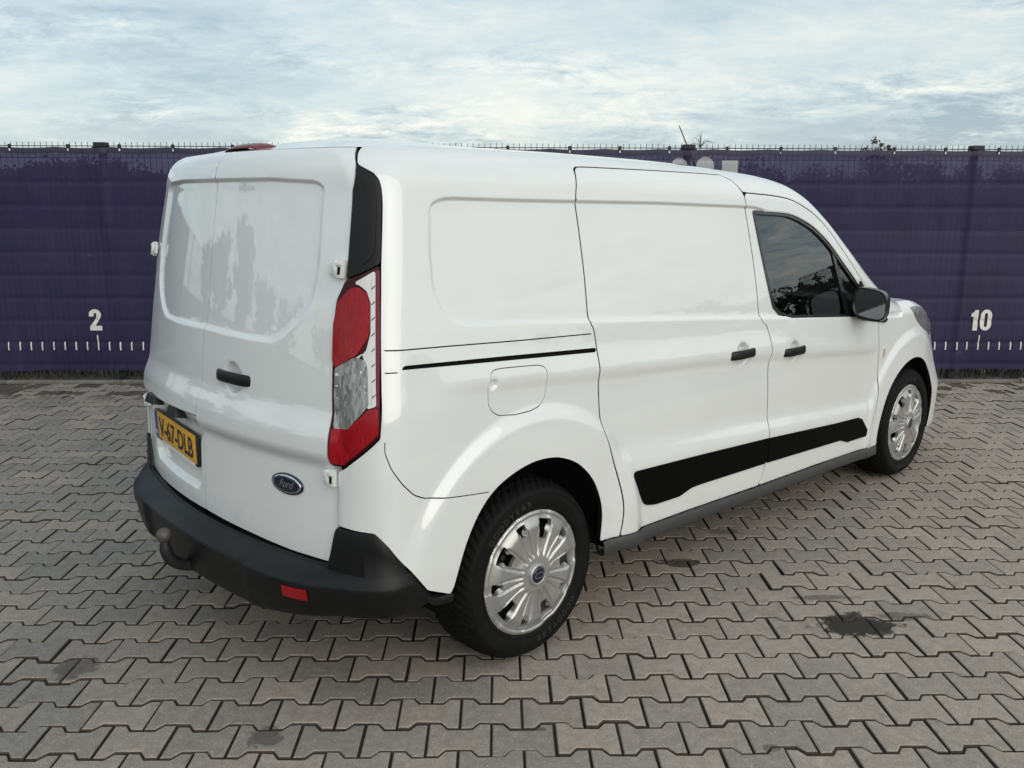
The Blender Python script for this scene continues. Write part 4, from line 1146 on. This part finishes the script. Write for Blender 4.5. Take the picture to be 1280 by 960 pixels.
grd = obj('ground', mesh('ground', [(-1500, -1500, -.05), (1500, -1500, -.05), (1500, 1500, -.05), (-1500, 1500, -.05)], [(0, 1, 2, 3)], mat('far_ground', (.075, .082, .055), .95)), None); tag(grd, kind='structure')
noise_var(grd.data.materials[0], .05, (.05, .062, .035), (.10, .10, .07))
def kerb():
    k = empty('kerb', (0, 7.66, 0)); tag(k, kind='structure'); bm = bmesh.new(); box_bm(bm, (0, 0, -.04), (.994, .055, .11), None, .006); me = bm_mesh('kerb_stone', bm, CONC)
    for i in range(-14, 16): o = obj('kerb_stone', me, k, (i*1.0+.2, random.gauss(0, .003), random.gauss(0, .004)-.004))
kerb()
sb = obj('soil_bed', mesh('soil_bed', [(-14, 7.63, -.02), (16, 7.63, -.02), (16, 9.5, -.02), (-14, 9.5, -.02)], [(0, 1, 2, 3)], SOIL)); tag(sb, kind='structure')

# ------------------------------------------------------------------ fence with its printed banner
FY = 7.846
FEN = empty('banner_fence', (0, FY, 0)); tag(FEN, 'wire mesh fence hung with a dark purple banner printed with a white scale', 'fence')
GALV = mat('fence_wire', (.022, .024, .026), .5, metal=.3)
POSTM = mat('fence_post', (.016, .018, .020), .5, metal=.2)
def banner_mat():
    m = bpy.data.materials.new('purple_banner'); m.use_nodes = True; nt = m.node_tree; b = nt.nodes['Principled BSDF']; out = nt.nodes['Material Output']
    tc = N(nt, 'ShaderNodeTexCoord')
    def noise(sc, det, scale=(1, 1, 1), off=0):
        mp = N(nt, 'ShaderNodeMapping'); mp.inputs['Scale'].default_value = scale; mp.inputs['Location'].default_value = (off, 0, off); L(nt, tc.outputs['Object'], mp.inputs[0])
        n = N(nt, 'ShaderNodeTexNoise'); n.inputs['Scale'].default_value = sc; n.inputs['Detail'].default_value = det; n.inputs['Roughness'].default_value = .6; L(nt, mp.outputs[0], n.inputs['Vector']); return n.outputs['Fac']
    r = N(nt, 'ShaderNodeValToRGB'); r.color_ramp.elements[0].position = .3; r.color_ramp.elements[1].position = .75
    r.color_ramp.elements[0].color = (.0165, .0105, .050, 1); r.color_ramp.elements[1].color = (.0255, .0172, .069, 1)
    L(nt, noise(2.2, 6, (1, 1, .7)), r.inputs[0])
    # pale scuffs
    r2 = N(nt, 'ShaderNodeValToRGB'); r2.color_ramp.elements[0].position = .64; r2.color_ramp.elements[1].position = .80; r2.color_ramp.elements[0].color = (0, 0, 0, 1); r2.color_ramp.elements[1].color = (.22, .22, .22, 1)
    L(nt, noise(4.5, 9, (1, 1, 2.2), 7), r2.inputs[0])
    mx = N(nt, 'ShaderNodeMix', data_type='RGBA'); L(nt, r2.outputs[0], mx.inputs[0]); L(nt, r.outputs[0], mx.inputs[6]); mx.inputs[7].default_value = (.19, .17, .24, 1)
    L(nt, mx.outputs[2], b.inputs['Base Color']); b.inputs['Roughness'].default_value = .62; b.inputs['Specular IOR Level'].default_value = .35
    tr = N(nt, 'ShaderNodeBsdfTransparent'); tr.inputs[0].default_value = (.80, .76, 1.0, 1); ms = N(nt, 'ShaderNodeMixShader'); ms.inputs[0].default_value = .075
    L(nt, b.outputs[0], ms.inputs[1]); L(nt, tr.outputs[0], ms.inputs[2]); L(nt, ms.outputs[0], out.inputs[0])
    return m
BANM = banner_mat(); PRINT = mat('banner_print', (.72, .70, .68), .6)
XP = [-3.38+2.523*k for k in range(-3, 8)]
def bany(x, z):
    """how far the cloth stands proud of the wires (metres towards the viewer)"""
    x = np.asarray(x, float); z = np.asarray(z, float); k = (x+3.38)/2.523; d = np.abs(k-np.round(k))*2.523
    post = .014*np.exp(-(d/.038)**4)
    hz = sum(-.0065*np.exp(-((z-w-.004*np.sin(x*1.9+w*7))/.016)**2) for w in WIRES_Z)
    sag = .014*(.5+.5*np.sin(x*2.1+z*1.3))*(.5+.5*np.sin(z*2.7+1+x*.7))
    rip = .0025*np.sin(x*37+4*np.sin(x*3.1))*(1-z/2.1)+.002*np.sin(x*23+z*3)+.0012*np.cos((x+3.38-.0115)*2*math.pi/.05)*(.4+.6*np.sin(x*1.3+z*2)**2)
    low = .014*np.sin(x*5.2+.8*np.sin(x*2))*np.maximum(0, (.35-z)/.35)
    return .022+post+hz+sag*.6+rip+low
WIRES_Z = [.12+.2*k for k in range(10)]
def fence():
    # posts with caps
    bmp = bmesh.new(); box_bm(bmp, (0, .035, 1.0), (.06, .04, 2.06), None, .004); pm = bm_mesh('fence_post', bmp, POSTM)
    bmc = bmesh.new(); box_bm(bmc, (0, .012, 2.028), (.105, .09, .042), None, .008); box_bm(bmc, (0, .0, 2.003), (.15, .02, .018), None, .004); cm = bm_mesh('post_cap', bmc, POSTM)
    # one wire panel
    V = []; F = []
    def bar(a, b, r):
        v, f = tube_data([a, b], r, 5, True); o = len(V); V.extend(v); F.extend([tuple(i+o for i in g) for g in f])
    for k in range(51): x = .0115+k*.05; bar((x, .006, .04), (x, .006, 2.052), .0026)
    for z in WIRES_Z: bar((0, .001, z), (2.523, .001, z), .003); bar((0, .013, z), (2.523, .013, z), .003)
    bar((0, .001, 2.018), (2.523, .001, 2.018), .0035); bar((0, .013, 2.018), (2.523, .013, 2.018), .0035)
    wm = mesh('wire_panel', V, F, GALV)
    for x in XP:
        p = obj('fence_post', pm, FEN, (x, 0, 0)); obj('post_cap', cm, p)
        w = obj('wire_panel', wm, FEN, (x, 0, 0)); tag(w, kind='stuff')
    # cloth
    V = []; F = []; xs = np.arange(-7.6, 8.6, .0165); zs = np.concatenate([np.arange(.07, 2.0, .0185), [2.008]])
    for x in xs:
        # scalloped edges between the ties
        d = abs((x/.47) % 1-.5)*2; by = bany(np.full(len(zs), x), zs)
        for q, z in enumerate(zs):
            zz = z
            if q == len(zs)-1: zz = z-.010*(1-d**2)
            if q == 0: zz = z-.004+.012*math.sin(x*1.7)*.5+.006*(1-d**2)
            V.append((x, -by[q], zz))
    nz = len(zs)
    for i in range(len(xs)-1):
        for j in range(nz-1): F.append((i*nz+j, (i+1)*nz+j, (i+1)*nz+j+1, i*nz+j+1))
    ban = obj('banner', mesh('banner', V, F, BANM), FEN)
    # hem along the top
    V = []; F = []
    for x in xs:
        d = abs((x/.47) % 1-.5)*2; zt = 2.008-.010*(1-d**2)
        for dz, dy in ((-.045, .0025), (-.002, .004), (.002, 0)): V.append((x, -bany(x, 2.0)-dy, zt+dz))
    for i in range(len(xs)-1):
        for j in range(2): F.append((i*3+j, (i+1)*3+j, (i+1)*3+j+1, i*3+j+1))
    obj('banner_hem', mesh('banner_hem', V, F, mat('banner_hem', (.022, .018, .045), .6)), ban)
    # print: tick marks, numerals, shapes; each lies on the cloth
    def onto(P, z=.005): return [(x, -bany(x, zz)-z, zz) for x, zz in P]
    for k in range(-24, 114):
        x = -3.548+(k-20)*.0991
        if not (-8 < x < 9): continue
        big = k % 10 == 0; h = .388 if big else .326; w = .011
        V = []; F = []; o = 0; nn = 8
        for q in range(nn+1):
            z = .252+(h-.252)*q/nn; V += onto([(x-w/2, z), (x+w/2, z)])
        for q in range(nn): F.append((o+2*q, o+2*q+1, o+2*q+3, o+2*q+2))
        obj('tick_mark', mesh('tick_mark', V, F, PRINT, False), ban)
    def glyph(name, polys, x0, z0, h, par=ban, m=PRINT):
        """outline in unit-height coordinates -> thin print on the cloth"""
        loops = [np.array(p, float)*h for p in polys]
        vs = []; ed = []
        for l in loops:
            n = len(l); o = len(vs); vs += [Vector(p) for p in l]; ed += [(o+i, o+(i+1) % n) for i in range(n)]
        al = np.concatenate(loops); gx, gz = np.meshgrid(np.arange(al[:, 0].min(), al[:, 0].max(), .015), np.arange(al[:, 1].min(), al[:, 1].max(), .015)); vs += [Vector(p) for p in np.stack([gx.ravel(), gz.ravel()], 1)[in_polys(loops, gx.ravel(), gz.ravel())]]
        ov, _, of, *_ = delaunay_2d_cdt(vs, ed, [], 0, 1e-7); ov = np.array([(v.x, v.y) for v in ov]); tri = np.array(of); c = ov[tri].mean(1)
        tri = tri[in_polys(loops, c[:, 0], c[:, 1])]
        o = obj(name, mesh(name, onto([(x0+p[0], z0+p[1]) for p in ov], .006), [tuple(t) for t in tri], m, False), par); return o
    def arc(cx, cz, rx, rz, a0, a1, n=12): return [(cx+rx*math.cos(math.radians(a)), cz+rz*math.sin(math.radians(a))) for a in np.linspace(a0, a1, n)]
    two = [arc(.28, .74, .28, .26, 180, -32, 22)+[(.26, .22), (.56, .22), (.56, 0), (0, 0), (0, .17)]+[(.32, .60)]+arc(.28, .74, .065, .085, -30, 180, 10)+[(.215, .66), (0, .66)]]
    one = [[(.11, 0), (.33, 0), (.33, 1), (.16, 1)]+[(.12, .90), (0, .83), (0, .66), (.11, .68)]]
    zero = [arc(.28, .72, .28, .28, 0, 180, 18)+arc(.28, .28, .28, .28, 180, 360, 18), arc(.28, .76, .075, .075, 0, 180, 10)+arc(.28, .24, .075, .075, 180, 360, 10)]
    glyph('numeral', two, -3.605, .430, .190)
    glyph('numeral', one, 4.290, .430, .186); glyph('numeral', zero, 4.372, .430, .190)
    disc = [arc(0, 0, 1, 1, 0, 345, 24)]
    GREYP = mat('banner_print_grey', (.36, .36, .37), .6)
    glyph('printed_disc', disc, 1.586, 1.868, .068, m=GREYP); glyph('printed_disc', disc, 1.812, 1.868, .078, m=GREYP)
    glyph('printed_square', [[(0, 0), (1, 0), (1, 1), (0, 1)]], 1.958, 1.775, .140, m=GREYP)
    # ties along the top, white eyelets under them; ties at the bottom
    bmT = bmesh.new(); box_bm(bmT, (0, -.026, 2.012), (.028, .014, .040), None, .004); tm = bm_mesh('tie', bmT, POSTM)
    bmE = bmesh.new(); box_bm(bmE, (0, -.030, 1.985), (.012, .006, .022), None, .002); em = bm_mesh('eyelet', bmE, WHITEPL)
    bmB = bmesh.new(); box_bm(bmB, (0, -.020, .05), (.005, .004, .035), None, .001); bm_ = bm_mesh('bottom_tie', bmB, CONC)
    x = XP[0]+.2
    while x < XP[-1]+2.4:
        j = x+random.gauss(0, .02); t = obj('tie', tm, FEN, (j, 0, 0)); obj('eyelet', em, t)
        if random.random() < .4: obj('bottom_tie', bm_, FEN, (j+.1, 0, 0))
        x += .472
fence()
# ------------------------------------------------------------------ green things
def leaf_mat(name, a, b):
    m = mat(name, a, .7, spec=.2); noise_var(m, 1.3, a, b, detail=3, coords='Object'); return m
LEAF = leaf_mat('tree_leaf', (.028, .040, .018), (.075, .085, .035)); LEAF2 = leaf_mat('autumn_leaf', (.06, .05, .022), (.12, .095, .04)); BARK = mat('bark', (.06, .05, .04), .9)
def tree_data(h, w, seed, bare=0.0, nl=1500, ls=1.0, low=.6):
    r = random.Random(seed); V, F = tube_data([(0, 0, -.1), (.03*h*r.uniform(-1, 1), .03*h*r.uniform(-1, 1), h*.35), (.05*h*r.uniform(-1, 1), .04*h*r.uniform(-1, 1), h*.8)], [h*.03, h*.022, h*.006], 7)
    limbs = []
    for k in range(11):
        a = r.uniform(0, 6.28); z0 = h*r.uniform(.25, .65); l = w*r.uniform(.45, .95)
        p1 = (l*.5*math.cos(a), l*.5*math.sin(a), z0+l*.5); p2 = (l*math.cos(a), l*math.sin(a), min(h*.97, z0+l*r.uniform(.6, 1.4)))
        v, f = tube_data([(0, 0, z0), p1, p2], [h*.012, h*.008, h*.003], 5); o = len(V); V += v; F += [tuple(i+o for i in g) for g in f]; limbs.append((p1, p2))
    LV = []; LF = []
    cl = [(Vector(p1).lerp(Vector(p2), r.uniform(.1, 1.1))+Vector((r.gauss(0, .12*w), r.gauss(0, .12*w), r.gauss(0, .08*h))), r.uniform(.10, .28)*w) for p1, p2 in limbs for _ in range(4)]
    cl += [(Vector((r.gauss(0, .3*w), r.gauss(0, .3*w), h*r.uniform(low, .95))), r.uniform(.12, .26)*w) for _ in range(10 if low > .5 else 26)]
    for k in range(nl):
        c, rad = r.choice(cl); p = c+Vector((r.gauss(0, 1), r.gauss(0, 1), r.gauss(0, .8)))*rad*.6
        if r.random() < bare: continue
        s_ = ls*h*r.uniform(.010, .024); a = Vector((r.gauss(0, 1), r.gauss(0, 1), r.gauss(0, 1))).normalized(); b = a.orthogonal().normalized()
        o = len(LV); LV += [p-a*s_, p+b*s_*.6, p+a*s_, p-b*s_*.6]; LF.append((o, o+1, o+2, o+3))
    return V, F, LV, LF
def tree(x, y, h, w, seed, label, group=None, leaf=LEAF, bare=0.0, nl=1500):
    V, F, LV, LF = tree_data(h, w, seed, bare, nl); t = empty('tree', (x, y, -.05)); tag(t, label, 'tree', group)
    obj('trunk', mesh('trunk', V, F, BARK), t); obj('crown', mesh('crown', LV, LF, leaf, False), t); return t
def wood(name, spots, label, leaf, nl, seed, ls=1.0, low=.6):
    """a far-off belt of trees that reads as one mass"""
    V = []; F = []; MI = []; r = random.Random(seed)
    for k, (x, y, h, w) in enumerate(spots):
        a, f, lv, lf = tree_data(h, w, seed+k, .1, nl, ls, low); o = len(V)
        V += [(p[0]+x, p[1]+y, p[2]-.05) for p in a]; F += [tuple(i+o for i in g) for g in f]; MI += [0]*len(f); o = len(V)
        V += [(p[0]+x, p[1]+y, p[2]-.05) for p in lv]; F += [tuple(i+o for i in g) for g in lf]; MI += [1]*len(lf)
    o = obj(name, mesh(name, V, F, [BARK, leaf], False, MI)); tag(o, label, 'trees', kind='stuff')
FARLEAF = leaf_mat('far_leaf', (.060, .068, .055), (.105, .110, .085))  # paler than the near leaves: distance haze put into the leaf colour
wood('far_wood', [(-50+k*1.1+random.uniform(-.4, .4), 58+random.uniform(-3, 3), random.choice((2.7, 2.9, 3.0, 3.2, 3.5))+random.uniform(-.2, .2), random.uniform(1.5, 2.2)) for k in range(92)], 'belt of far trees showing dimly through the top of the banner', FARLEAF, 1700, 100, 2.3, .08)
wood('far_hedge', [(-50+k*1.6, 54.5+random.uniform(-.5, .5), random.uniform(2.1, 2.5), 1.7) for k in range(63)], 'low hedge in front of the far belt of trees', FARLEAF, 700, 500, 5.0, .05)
tree(24.6, 58.5, 5.7, 1.0, 77, 'small tree whose tip shows just above the fence near the number ten', None, LEAF2, .1, 1500)
wood('side_wood', [(-35, 4.5, 4.6, 2.0), (-37, 9.5, 7.2, 2.6), (-36, 14.5, 5.0, 2.4), (-36, .5, 4.4, 2.2), (-38, -6, 4.0, 2.4), (-39, 20, 4.5, 2.6)], 'trees standing to the left of the yard', LEAF, 1500, 200, 3.2, .15)
wood('right_wood', [(88+random.uniform(-3, 3), -40+k*3.0, random.uniform(3.0, 4.6), random.uniform(2.2, 3.0)) for k in range(30)], 'trees standing far to the right of the yard', LEAF, 800, 300, 5.0, .08)
# grass and weeds under the foot of the banner
def grass():
    V = []; F = []; r = random.Random(5)
    for k in range(5200):
        x = r.uniform(-7.5, 8.5); y = FY+r.uniform(-.03, .35); h = r.uniform(.02, .09); a = r.uniform(0, 6.28); w = .004
        dx, dy = math.cos(a)*w, math.sin(a)*w; lx, ly = r.gauss(0, .02), r.gauss(0, .02); o = len(V)
        V += [(x-dx, y-dy, -.02), (x+dx, y+dy, -.02), (x+lx, y+ly, h)]; F.append((o, o+1, o+2))
    g = obj('grass', mesh('grass', V, F, leaf_mat('grass_blade', (.018, .022, .010), (.05, .045, .022)), False)); tag(g, 'thin weeds and grass along the foot of the banner fence', 'grass', kind='stuff')
grass()
def weed():
    """dry stalk curling over the top of the fence"""
    r = random.Random(3); V = []; F = []
    def st(P, w):
        v, f = tube_data(P, list(np.linspace(w, w*.4, len(P))), 5); o = len(V); V.extend(v); F.extend([tuple(i+o for i in g) for g in f])
    st([(0, 0, -.05), (.01, .0, 1.0), (-.02, 0, 1.9), (-.01, 0, 2.06)], .005)
    for k, (dx, h, c) in enumerate(((-.07, .05, -.05), (-.03, .085, -.03), (.05, .03, .06), (.08, .02, .10), (-.09, .0, -.05), (-.01, .10, .02))):
        st([(-.01, 0, 2.03), (dx*.4, 0, 2.06+h*.7), (dx*.8, 0, 2.065+h), (dx+c*.3, .0, 2.05+h*.8)], .0035)
    o = obj('dry_weed', mesh('dry_weed', V, F, mat('dry_stalk', (.10, .085, .06), .9)), None, (1.80, FY+.10, 0)); tag(o, 'dry weed stalk curling over the top edge of the fence', 'weed')
weed()
